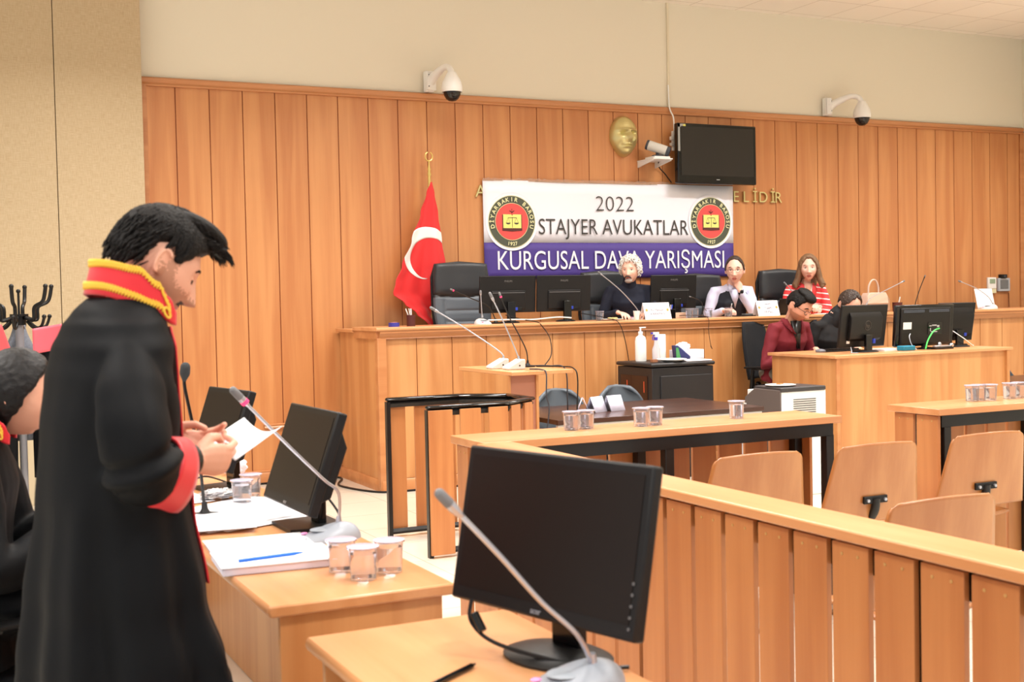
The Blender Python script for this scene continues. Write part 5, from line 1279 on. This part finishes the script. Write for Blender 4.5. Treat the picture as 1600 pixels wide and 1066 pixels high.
# microphones
def mic(label, loc, rz, pts, color='grey', ring=False, head_l=.055, base='wedge', r=.005, head_r=.009):
    """gooseneck microphone: pts run from the base socket to the head, in the root's own frame"""
    t = thing('microphone', label, 'microphone', loc, rz)
    body = {'grey': mat('mic_grey', (150, 155, 164), .4), 'white': mat('mic_white', (206, 205, 203), .4), 'black': BLACKP}[color]; stem = {'grey': SILV, 'white': SILV, 'black': BLACKM}[color]
    if base == 'wedge':
        def f(d, p):
            x, y, z = p; z = max(0, z); z *= 1+.55*min(1, max(-1, x/.1)); return Vector((x, y*(1-.15*d.x), z))
        w = MB().ell((0, 0, 0), (.105, .075, .048), nu=32, nv=16, fn=f); o = obj('base', w, body, t, bev=0)
        w = MB(); w.ell((-.02, 0, .035), (.045, .038, .006)); obj('speaker_grille', w, mat('grille', (150, 156, 164), .5), t)
        w = MB().ell((-.075, .03, .022), (.012, .010, .004)); obj('talk_button', w, mat('button_pink', (240, 150, 200), .4), t)
    elif base == 'box':
        w = MB().prism([(-.075, 0), (.07, 0), (.07, .075), (.04, .078), (-.075, .02)], -.055, .055, 'y'); obj('base', w, body, t, bev=.008)
        obj('jack', MB().cyl((.02, -.0555, .03), (.02, -.058, .03), .006, 10).cyl((.02, .0555, .03), (.02, .058, .03), .006, 10), BLACKM, t)
    elif base == 'round': obj('base', MB().lathe([(0, 0), (.06, 0), (.06, .01), (.02, .016), (.012, .03)], pts[0] and (pts[0][0], pts[0][1], 0), 24), body, t)
    P = cat(pts, 6); w = MB(); w.tube(P, r, 8); w.tube([pts[0], Vector(pts[0])*.9+Vector(P[4])*.1+Vector((0, 0, .02))], [r*2.2, r*1.6], 10); obj('gooseneck', w, stem, t)
    d = (P[-1]-P[-3]).normalized(); e = P[-1]
    w = MB().tube([e-d*.01, e+d*.012, e+d*head_l*.5, e+d*head_l], [r*1.2, head_r, head_r, head_r*.9], 14, rnd=True); hd = obj('capsule', w, {'foam': mat('foam', (62, 64, 66), .95)}.get(ring, stem), t)
    w = MB().tube([e+d*head_l*.45, e+d*head_l*.98], [head_r*1.05, head_r*1.0], 14, rnd=True); obj('windscreen', w, mat('foam', (62, 64, 66), .95) if ring == 'foam' else mat('mic_mesh', (120, 120, 122), .6, bump=.4, bscale=900), hd)
    if ring is True: obj('light_ring', MB().tube([e+d*.0, e+d*.012], head_r*1.08, 14), mat('ring_red', (240, 60, 110), .4, emit=((255, 60, 110), .8)), t)
    return t
# foreground pair: the points are relative to the base, in world axes
b = Vector((1.20, 3.84, DZ)); g = lambda *q: [tuple(Vector(p)-b) for p in q]
mic('grey gooseneck microphone with pink light ring beside the binder', tuple(b), 0, g((1.235, 3.85, .925), (1.228, 3.82, 1.03), (1.17, 3.80, 1.085), (1.04, 3.77, 1.215), (.915, 3.74, 1.345)), 'grey', True, head_r=.012, head_l=.06)
b = Vector((1.15, 2.10, DZ)); g = lambda *q: [tuple(Vector(p)-b) for p in q]
mic('grey gooseneck microphone in front of the large foreground monitor', tuple(b), 0, g((1.18, 2.09, .925), (1.13, 2.06, 1.0), (1.05, 2.05, 1.075), (.96, 2.04, 1.175), (.875, 2.035, 1.265)), 'grey', False, head_r=.010, head_l=.05)
b = Vector((.94, 4.5, DZ)); g = lambda *q: [tuple(Vector(p)-b) for p in q]
mic('black foam-tipped gooseneck microphone between the standing man and the first monitor', tuple(b), 0, g((.94, 4.5, .90), (.915, 4.46, 1.12), (.885, 4.42, 1.25), (.862, 4.40, 1.36), (.860, 4.39, 1.395)), 'black', 'foam', head_r=.0175, head_l=.04, base='round', r=.006)
# lectern microphones
b = Vector((4.02, 8.22, 1.125)); g = lambda *q: [tuple(Vector(p)-b) for p in q]
mic('nearer of the two grey microphones on the lectern, its neck rising steeply', tuple(b), 0, g((4.06, 8.22, 1.20), (4.045, 8.24, 1.27), (3.96, 8.28, 1.50), (3.90, 8.30, 1.64)), 'white', False, base='box', head_r=.011, head_l=.06)
b = Vector((3.98, 8.42, 1.125)); g = lambda *q: [tuple(Vector(p)-b) for p in q]
mic('farther grey microphone on the lectern, its neck leaning far left', tuple(b), 0, g((4.03, 8.42, 1.20), (4.01, 8.44, 1.25), (3.78, 8.50, 1.42), (3.55, 8.54, 1.565)), 'white', False, base='box', head_r=.011, head_l=.06)
b = Vector((4.25, 8.45, 1.125)); g = lambda *q: [tuple(Vector(p)-b) for p in q]
mic('black gooseneck microphone with red ring at the back of the lectern', tuple(b), 0, g((4.25, 8.45, 1.15), (4.245, 8.46, 1.25), (4.19, 8.48, 1.38), (4.12, 8.5, 1.52), (4.07, 8.52, 1.66)), 'black', True, base='round', head_r=.008, head_l=.04)
# bench microphones
b = Vector((4.70, 10.25, BZ)); g = lambda *q: [tuple(Vector(p)-b) for p in q]
mic('white microphone with round base on the bench in front of the empty chair', tuple(b), 90, [(.0, 0, .06), (-.0, .005, .15), (0, .01, .27)], 'white', False, base='wedge', head_r=.011, head_l=.03)
b = Vector((4.86, 10.3, BZ)); g = lambda *q: [tuple(Vector(p)-b) for p in q]
mic('black microphone with red ring leaning left across the empty chair', tuple(b), 0, g((4.86, 10.3, 1.45), (4.82, 10.3, 1.54), (4.76, 10.29, 1.60), (4.55, 10.25, 1.68), (4.41, 10.22, 1.735)), 'black', True, base='round', head_r=.008, head_l=.035)
b = Vector((6.40, 10.27, BZ)); g = lambda *q: [tuple(Vector(p)-b) for p in q]
mic('white microphone leaning across the silver-haired man', tuple(b), 0, g((6.37, 10.25, 1.48), (6.34, 10.24, 1.54), (6.15, 10.21, 1.71), (5.935, 10.2, 1.865)), 'white', False, base='wedge', head_r=.009, head_l=.04)
b = Vector((7.10, 10.22, BZ)); g = lambda *q: [tuple(Vector(p)-b) for p in q]
mic('black bent microphone between cups left of the waistcoat man', tuple(b), 0, g((7.10, 10.22, 1.45), (7.10, 10.22, 1.55), (7.06, 10.22, 1.60), (6.96, 10.2, 1.63)), 'black', False, base='round', head_r=.006, head_l=.03)
b = Vector((8.20, 10.35, BZ)); g = lambda *q: [tuple(Vector(p)-b) for p in q]
mic('thin white microphone in front of the woman in the striped jacket', tuple(b), 0, g((8.42, 10.3, 1.47), (8.38, 10.3, 1.55), (8.31, 10.32, 1.66), (8.24, 10.34, 1.74)), 'white', False, base='none', head_r=.009, head_l=.03)
b = Vector((9.28, 10.3, BZ)); g = lambda *q: [tuple(Vector(p)-b) for p in q]
mic('white microphone leaning right in front of the handbag', tuple(b), 0, g((9.27, 10.28, 1.50), (9.33, 10.28, 1.58), (9.55, 10.29, 1.66), (9.79, 10.3, 1.745)), 'white', False, base='wedge', head_r=.010, head_l=.04)
b = Vector((9.98, 10.3, BZ)); g = lambda *q: [tuple(Vector(p)-b) for p in q]
mic('upright thin microphone right of the handbag', tuple(b), 0, g((9.98, 10.3, 1.46), (9.99, 10.3, 1.52), (10.05, 10.3, 1.66), (10.12, 10.3, 1.79)), 'black', False, base='round', head_r=.007, head_l=.03)
b = Vector((11.05, 10.24, BZ)); g = lambda *q: [tuple(Vector(p)-b) for p in q]
mic('white microphone leaning left at the far right end of the bench', tuple(b), 0, g((11.10, 10.24, 1.47), (11.05, 10.26, 1.56), (10.90, 10.28, 1.655), (10.68, 10.3, 1.735)), 'white', False, base='wedge', head_r=.010, head_l=.04)

# cups
def cup_things(spots, z, group, h=.090, full=.0, r=.040):
    """sealed plastic water cups, lid film on top"""
    t0 = None
    for x, y, lb in spots:
        if t0 is None:
            t = thing('water_cup', lb, 'cup', (x, y, z), 0, group); k = r
            obj('cup_wall', MB().lathe([(0, .003), (k*.86, .003), (k*.88, .0), (k*.90, .004), (k*.92, h*.3), (k*.95, h*.6), (k, h*.97), (k*1.12, h), (k*1.12, h-.003), (k*.97, h*.96), (k*.88, .008), (0, .006)], n=28), CLEAR, t)
            w = MB().lathe([(0, h+.0005), (k*1.1, h+.0005), (k*1.13, h+.002), (k*1.1, h+.0025), (0, h+.0025)], n=28); obj('film_lid', w, mat('film', (232, 228, 246), .2, trans=.6, ior=1.1), t)
            obj('water_surface', MB().lathe([(0, .009), (k*.85, .009), (k*.91, h*.8), (0, h*.8)], n=28), mat('waterm', (248, 248, 252), .02, trans=1, ior=1.2), t)
            t0 = t
        else: dup(t0, (x, y, z), random.uniform(0, 90), lb, group)
    return t0
C0 = cup_things([(1.085, 3.365, 'sealed water cup farthest left of the three on the advocates\' desk'), (1.105, 3.235, 'sealed water cup nearest to us of the three on the advocates\' desk'), (1.20, 3.285, 'sealed water cup rightmost of the three on the advocates\' desk')], DZ, 'water cups on the advocates\' desk')
G1 = 'water cups on the gallery tables'
for x, y, lb in ((2.895, 5.295, 'water cup left of the pair below the card holders'), (2.985, 5.305, 'water cup right of the pair below the card holders'), (3.262, 5.24, 'water cup left of the middle pair on the gallery table'), (3.350, 5.25, 'water cup right of the middle pair on the gallery table'), (3.865, 5.27, 'single water cup near the right end of the left gallery table'), (5.535, 5.265, 'leftmost water cup of the first three on the right gallery table'), (5.60, 5.275, 'middle water cup of the first three on the right gallery table'), (5.655, 5.245, 'rightmost water cup of the first three on the right gallery table'), (5.82, 5.25, 'left water cup of the pair cut by the photo\'s right edge'), (5.905, 5.255, 'right water cup of the pair cut by the photo\'s right edge')):
    dup(C0, (x, y, 1.0), random.uniform(0, 90), lb, G1)
G2 = 'water cups on the judges\' bench'
for x, y, lb in ((5.98-.06, 10.22, 'small cup right of the second bench monitor'), (6.93, 10.2, 'leftmost bench cup left of the bent microphone'), (7.02, 10.24, 'bench cup just left of the bent black microphone'), (7.185, 10.24, 'bench cup right of the bent black microphone'), (7.40, 10.2, 'bench cup by the waistcoat man\'s writing hand')):
    dup(C0, (x, y, BZ), 0, lb, G2)
for x, y, lb in ((1.20, 4.86, 'clear cup with napkin behind the square monitor, left'), (1.13, 4.72, 'clear cup lying nearest the square monitor\'s edge')):
    dup(C0, (x, y, DZ), 0, lb, 'cups among the papers')
t = thing('paper_cup', 'white paper cup beside the silver-haired man\'s microphone', 'cup', (6.32, 10.2, BZ)); obj('wall', MB().lathe([(0, 0), (.024, 0), (.034, .085), (.032, .085), (.022, .004), (0, .004)], n=24), WHITEP, t)
# nameplates
def nameplate(lines, label, loc, rz, w_=.30, h_=.15):
    t = thing('nameplate', label, 'nameplate', loc, rz)
    obj('card', MB().prism([(-.0, 0), (.05, h_), (.052, h_), (.11, 0), (.108, 0), (.051, h_-.004), (.003, 0)], -w_/2, w_/2, 'x'), PAPER, t)
    w = MB(); u = Vector((1, 0, 0)); v = Vector((0, .05, h_)).normalized()
    for s, f, ch, wd in lines: text(w, s, Vector((0, -.001, 0))+v*(h_*f), u, v, wd, ch, .0, align='c', thick=.0008)
    obj('lettering', w, mat('plate_ink', (84, 76, 92), .7), t, smooth=False)
    w = MB()
    for s in (-1, 1):
        c = Vector((s*w_*.40, -.001, 0))+v*(h_*.58); n = u.cross(v)
        w.add([c+n*.001]+[c+n*.001+u*cos(a)*.014+v*sin(a)*.014 for a in [2*pi*k/16 for k in range(16)]], [(0, k+1, (k+1) % 16+1) for k in range(16)])
    obj('seal', w, mat('seal_gold', (190, 150, 70), .6), t, smooth=False); return t
nameplate([('Av. Mahsum', .52, .022, .15), ('KARAMAN', .27, .024, .16)], 'white folded name card in front of the silver-haired man', (6.52, 10.12, BZ), 0, .30, .16)
nameplate([('HAKEM', .76, .016, .08), ('Yasin', .47, .028, .09), ('TEMEL', .2, .024, .12)], 'white folded name card right of the man in the waistcoat', (7.85, 10.12, BZ), 0, .27, .155)
# small things on the bench
t = thing('pen_cup', 'dark mesh pen cup at the left end of the bench', 'pen cup', (4.03, 10.32, BZ)); obj('cup', MB().lathe([(0, 0), (.038, 0), (.04, .1), (.038, .1), (.036, .004), (0, .004)], n=24), mat('mesh_red', (92, 40, 38), .5, trans=.3), t)
for k, (a, b_) in enumerate(((-.05, .02), (-.03, -.01), (.0, .02))): tag(obj('pen', MB().tube([(0, 0, .005), (a, b_, .155)], .005, 8), WHITEP), ('white pen leaning farthest left in the mesh pen cup', 'white pen in the middle of the mesh pen cup', 'white pen standing almost upright in the mesh pen cup')[k], 'pen', (4.04, 10.32, BZ+.002))
t = thing('tape_roll', 'blue and red roll lying on the bench left of the pen cup', 'tape roll', (3.86, 10.3, BZ)); obj('roll', MB().lathe([(.02, 0), (.048, 0), (.048, .035), (.02, .035), (.02, 0)], n=28), mat('roll_blue', (56, 56, 150), .5), t); obj('core', MB().lathe([(0, .036), (.03, .036), (.03, .039), (0, .039)], n=24), mat('roll_pink', (214, 150, 150), .5), t)
t = thing('pen_holder', 'black desk organiser full of pens right of the first name card', 'pen holder', (6.72, 10.22, BZ)); obj('box', MB().box(-.04, .04, -.035, .035, 0, .09), BLACKG, t, bev=.003)
for k, (a, c_) in enumerate(((-.03, 'silver'), (-.012, 'red'), (.01, 'silver'), (.025, 'blue'))): tag(obj('pen', MB().tube([(a*.6, 0, .092), (a*1.3, .01, .135)], .005, 8), {'silver': SILV, 'red': RED, 'blue': mat('plug_blue', (40, 70, 190))}[c_]), f'{c_} pen sticking out of the black organiser, number {k+1} from the left' if False else ('leftmost silver pen in the black organiser', 'red pen in the black organiser', 'right silver pen in the black organiser', 'blue pen in the black organiser')[k], 'pen', (6.72, 10.22, BZ))
tag(obj('tan_box', MB().box(-.08, .08, -.04, .04, 0, .055), mat('tan_card', (220, 184, 156), .7), bev=.003), 'small tan cardboard box behind the bench cups', 'box', (6.88, 10.32, BZ), 6)
t = thing('plate', 'white plate with snacks on the bench before the silver-haired man', 'plate', (6.03, 10.2, BZ)); obj('dish', MB().lathe(PLT, n=32), WHITEP, t)
w = MB(); 
for k in range(7): w.ell((random.uniform(-.05, .05), random.uniform(-.04, .04), .016), (.02, .015, .01), nu=10, nv=6)
tag(obj('snacks', w, mat('biscuit', (214, 176, 120), .7)), 'pile of pale biscuits on the bench plate', 'snacks', (6.03, 10.2, BZ+.003), kind='stuff')
t = thing('document_tray', 'black tablet folder lying in front of the waistcoat man', 'folder', (7.57, 10.18, BZ), 2); obj('cover', MB().box(-.12, .12, -.05, .05, 0, .012), BLACKG, t, bev=.003); obj('phone', MB().box(.0, .10, -.03, .03, .012, .028), mat('phone_grey', (90, 92, 92), .25), t, bev=.003)
t = thing('black_laptop', 'low black laptop screen seen from behind right of the second name card', 'laptop', (8.18, 10.24, BZ), 92); obj('base', MB().box(0, .2, -.16, .16, 0, .018), BLACKP, t, bev=.003); w = MB(); w.X = tf((0, 0, .018), 0, 0, -20); w.box(-.01, 0, -.16, .16, 0, .165); obj('lid', w, BLACKP, t, bev=.006)
tag(obj('notes', MB().box(-.1, .1, -.05, .05, 0, .006), PAPER), 'white notes in front of the woman in the striped jacket', 'papers', (8.62, 10.2, BZ), 8)
t = thing('handbag', 'beige leather handbag with top handle on the bench', 'handbag', (9.50, 10.42, BZ), 6)
w = MB().prism([(-.17, 0), (.17, 0), (.155, .17), (.12, .21), (-.12, .21), (-.155, .17)], -.055, .055, 'y'); obj('body', w, mat('beige_leather', (206, 178, 160), .5), t, bev=.015)
w = MB().prism([(-.165, .09), (.165, .09), (.155, .175), (.125, .213), (-.125, .213), (-.155, .175)], -.062, -.05, 'y'); obj('flap', w, mat('beige_leather2', (216, 190, 170), .5), t, bev=.006)
w = MB().prism([(.155, .0), (.21, .01), (.2, .14), (.145, .2)], -.05, .05, 'y'); obj('gusset', w, mat('tan_leather', (176, 140, 112), .5), t, bev=.01)
obj('handle', MB().tube(cat([(-.085, 0, .2), (-.08, 0, .28), (-.03, 0, .345), (.03, 0, .345), (.07, 0, .28), (.075, 0, .2)], 6), .010, 10), mat('beige_leather', (206, 178, 160)), t)
t = thing('pen_cup', 'red-brown cup with a pen right of the handbag', 'pen cup', (9.80, 10.38, BZ)); obj('cup', MB().lathe([(0, 0), (.05, 0), (.055, .10), (.05, .10), (.045, .005), (0, .005)], n=20), mat('mesh_red', (92, 40, 38)), t); tag(obj('pen', MB().tube([(0, 0, .01), (.04, 0, .16)], .006, 8), WHITEP), 'pale pen in the red-brown cup right of the handbag', 'pen', (9.80, 10.38, BZ))
# handwritten notice
t = thing('paper_notice', 'white sheet with handwritten capitals propped at the far right of the bench', 'notice', (11.13, 10.36, BZ), 4)
def nt_(u, v): return Vector((lerp(-.15, .15, u), .05*v+.01*sin(u*3), .23*v))
w = MB(); w.grid(nt_, 12, 8); obj('sheet', w, PAPER, t, solid=.0012); w = MB()
for s, f, wd in (('NO ALARM', .8, .15), ('HAKEM HEYETİ', .6, .2), ('MÜZAKERE YERİ', .42, .22)): pass
rr = random.Random(5)
for f, n, x0 in ((.80, 8, -.10), (.62, 11, -.12), (.46, 12, -.13)):    # pen strokes, not readable in the photo
    for k in range(n):
        x = x0+k*.019; a = Vector((x, .05*f-.004, .23*f)); 
        for q in range(2): w.tube([a+Vector((rr.uniform(0, .01), 0, rr.uniform(-.008, .008))), a+Vector((rr.uniform(0, .012), 0, rr.uniform(-.008, .01)))], .0011, 4)
obj('handwriting', w, mat('pale_ink', (120, 112, 122)), t)
# cables
BC = BLACKP
cable('cable', [(5.0, 10.38, 1.50), (5.08, 10.2, 1.46), (5.16, 10.06, 1.435), (5.18, 10.0, 1.40), (5.05, 9.6, 1.30), (4.72, 8.95, 1.19), (4.40, 8.45, 1.135)], .0045, BC, 'black cable sagging from the bench down to the lectern')
cable('cable', [(5.78, 10.35, 1.5), (5.92, 10.1, 1.45), (6.02, 10.0, 1.37), (6.1, 9.98, .95), (6.1, 9.97, .5)], .004, BC, 'black cable dropping straight down the bench front')
cable('cable', [(6.85, 10.3, 1.45), (6.98, 10.12, 1.45), (7.03, 10.025, 1.42), (7.03, 10.02, 1.3), (7.05, 10.02, 1.17), (7.07, 10.02, 1.12), (7.05, 10.02, 1.15)], .0035, mat('brown_cable', (66, 40, 30), .5), 'thin brown cable looping over the bench front right of centre')
cable('cable', [(4.76, 10.25, 1.46), (5.0, 10.15, 1.46), (5.2, 10.2, 1.455), (5.45, 10.2, 1.47), (5.6, 10.2, 1.46)], .006, WHITEP, 'white cable running along the bench from the white microphone')
cable('cable', [(4.3, 8.4, 1.13), (4.38, 8.15, 1.135), (4.375, 7.95, 1.13), (4.38, 7.9, 1.05), (4.375, 7.91, .77), (4.37, 7.9, .3)], .005, BC, 'dark cable hanging from the near right corner of the lectern')
cable('cable', [(4.3, 8.5, 1.13), (4.36, 8.3, 1.135), (4.385, 8.1, 1.12), (4.39, 8.08, .9), (4.40, 8.1, .77)], .005, mat('slate', (58, 62, 70)), 'grey cable beside the dark one at the lectern corner')
cable('cable', [(4.1, 8.12, 1.13), (4.12, 7.96, 1.13), (4.13, 7.915, 1.1), (4.12, 7.90, .95), (4.14, 7.9, .85), (4.12, 7.9, .7)], .005, mat('slate', (58, 62, 70)), 'grey cable hanging down the near side of the lectern')
cable('floor_cable', [(2.0, 11.12, .008), (3.0, 11.11, .008), (3.5, 11.13, .008), (3.57, 11.0, .008), (3.42, 10.6, .008), (3.55, 10.1, .008), (3.75, 9.98, .008), (4.3, 9.98, .008), (5.6, 10.02, .008)], .010, BC, 'black cable along the floor round the bench corner')
w = MB().tube(cat([(1.02, 5.3, DZ+.006), (1.12, 5.35, DZ+.03), (1.2, 5.25, DZ+.008)], 6), .004, 6); tag(obj('cable', w, BC), 'short black cable behind the farthest desk monitor', 'cable')
cable('cable', [(.86, 3.14, .83), (.87, 3.16, .6), (.90, 3.14, .4), (.88, 3.10, .2), (.84, 3.12, .14)], .006, BC, 'black cable hanging under the advocates\' desk, left')
cable('cable', [(.90, 3.16, .83), (.94, 3.18, .55), (.96, 3.12, .3), (.93, 3.09, .145)], .005, BC, 'black cable hanging under the advocates\' desk, right')
cable('monitor_cable', [(1.07, 2.42, 1.0), (1.06, 2.40, .955), (1.10, 2.34, .915), (1.22, 2.2, .888), (1.3, 2.15, .888)], .0045, BC, 'black cable with ferrite bead under the foreground monitor')
cable('monitor_cable', [(1.25, 4.05, 1.0), (1.28, 3.98, .93), (1.26, 4.0, .888)], .004, BC, 'thin black cable behind the square monitor\'s foot')
# ferrite bead belongs to the cable
bpy.data.objects['monitor_cable']; obj('ferrite_bead', MB().cyl((1.066, 2.40, .975), (1.075, 2.375, .94), .010, 12), BLACKG, bpy.data.objects['monitor_cable'], bev=.002)
# card holders
def card_holder(lb, loc, rz):
    t = thing('card_holder', lb, 'card holder', loc, rz)
    obj('stand', MB().prism([(-.05, 0), (.0, .12), (.002, .12), (.05, 0), (.048, 0), (.001, .115), (-.048, 0)], -.08, .08, 'x'), CLEAR, t)
    w = MB(); w.add([(-.077, -.052, .0), (.077, -.052, .0), (.077, -.003, .118), (-.077, -.003, .118)], [(0, 1, 2, 3)]); w.add([(-.077, .052, .0), (.077, .052, .0), (.077, .004, .118), (-.077, .004, .118)], [(3, 2, 1, 0)]); obj('card', w, mat('lilac_paper', (226, 224, 244), .6), t, solid=.001)
    return t
ch = card_holder('clear card holder with lilac card, leftmost of three on the dark table', (4.62, 8.26, .76), 62)
dup(ch, (4.76, 8.30, .76), 24, 'clear card holder with lilac card in the middle of three on the dark table'); dup(ch, (4.93, 8.32, .76), 14, 'clear card holder with lilac card, rightmost of three on the dark table')
# paperwork on the advocates' desk
t = thing('ring_binder', 'open white ring binder full of papers with blue pen on top', 'binder', (.95, 3.70, DZ), -5)
def sheet(y0, y1, x0, x1, z, amp, ph): 
    return lambda u, v: Vector((lerp(x0, x1, u), lerp(y0, y1, v), z+amp*sin(pi*v+ph)*(1-abs(u-.5))))
w = MB().box(-.16, .17, -.25, .0, 0, .022); obj('page_block', w, mat('page_edge', (232, 230, 246), .8), t, bev=.003)
w = MB(); w.grid(sheet(-.255, -.005, -.165, .175, .024, .004, 0), 8, 8); obj('near_page', w, PAPER, t, solid=.002)
w = MB().box(-.15, .15, .01, .25, 0, .012); obj('far_block', w, mat('page_edge', (232, 230, 246)), t, bev=.003)
w = MB(); w.grid(sheet(.005, .26, -.155, .16, .014, .006, .4), 8, 8); obj('far_page', w, PAPER, t, solid=.002)
w = MB()
for x in (-.03, .06, .13):
    w.tube([Vector((x, .03*cos(a), .01+.03*sin(a))) for a in [pi*k/10 for k in range(11)]], .0025, 6)
obj('rings', w, SILV, t)
tag(obj('pen', MB().tube([(-.1, 0, 0), (.07, .0, 0)], [.0055, .0055], 10).tube([(.07, 0, 0), (.095, 0, 0)], [.005, .002], 10), mat('pen_blue', (28, 108, 214), .35)), 'blue pen lying on the open binder', 'pen', (.92, 3.50, DZ+.036), 6)
tag(obj('pen', MB().tube([(-.08, 0, 0), (.07, 0, 0)], .006, 10).tube([(.07, 0, 0), (.085, 0, 0)], [.005, .002], 10), BLACKG), 'black pen lying on the nearest desk', 'pen', (.965, 2.285, DZ+.007), 33)
def loose(lb, x, y, rz, a=.21, b_=.297, z=DZ+.002, n=1, curl=.004):
    w = MB()
    for k in range(n):
        q = (k*37 % 11-5)*.012; w.grid(lambda u, v: Vector((lerp(-a/2, a/2, u)+q, lerp(-b_/2, b_/2, v)-q*.7, .0015*k+curl*(u*u+v)*(.3+.2*k))), 6, 6)
    tag(obj('loose_papers', w, PAPER, solid=.0008), lb, 'papers', (x, y, z), rz)
loose('spread of loose white pages on the desk between binder and square monitor', 1.02, 4.40, 20, .42, .40, n=4)
loose('loose white pages at the standing man\'s waist on the desk', .88, 4.30, -12, .30, .30, z=DZ+.012, n=3)
loose('loose white sheet sticking out right of the square monitor', 1.17, 4.62, 35, .32, .34, z=DZ+.001, n=2)
loose('white pages beyond the standing man\'s hand', .92, 4.95, 8, .24, .32, n=2)
tag(obj('paper_bag', MB().box(-.06, .06, -.08, .08, 0, .10), PAPER, bev=.02), 'crumpled white paper bundle under the standing man\'s cuff', 'paper bundle', (.84, 4.58, DZ+.015), 10)
tag(obj('crumpled_foil', MB().ell((0, 0, .02), (.07, .05, .02), nu=30, nv=20, fn=lambda d, p: p*(1+.5*noise.noise(d*6))), mat('foil', (206, 204, 206), .25, metal=.4)), 'crumpled clear wrapper behind the square monitor', 'wrapper', (1.07, 4.86, DZ+.004))
tag(obj('tissue_pack', MB().ell((0, 0, .035), (.055, .04, .04), nu=24, nv=16, fn=lambda d, p: p*(1+.3*noise.noise(d*4))), mat('pink_white', (244, 226, 236), .6)), 'white and pink tissue pack beyond the farthest desk monitor', 'tissue', (1.30, 5.55, DZ), 0)
tag(obj('glass_bowl', MB().ell((0, 0, .03), (.05, .045, .035), nu=20, nv=14), mat('slate_white', (190, 196, 210), .3)), 'small grey and white lump at the far end of the advocates\' desk', 'wrapper', (1.27, 5.95, DZ), 0)
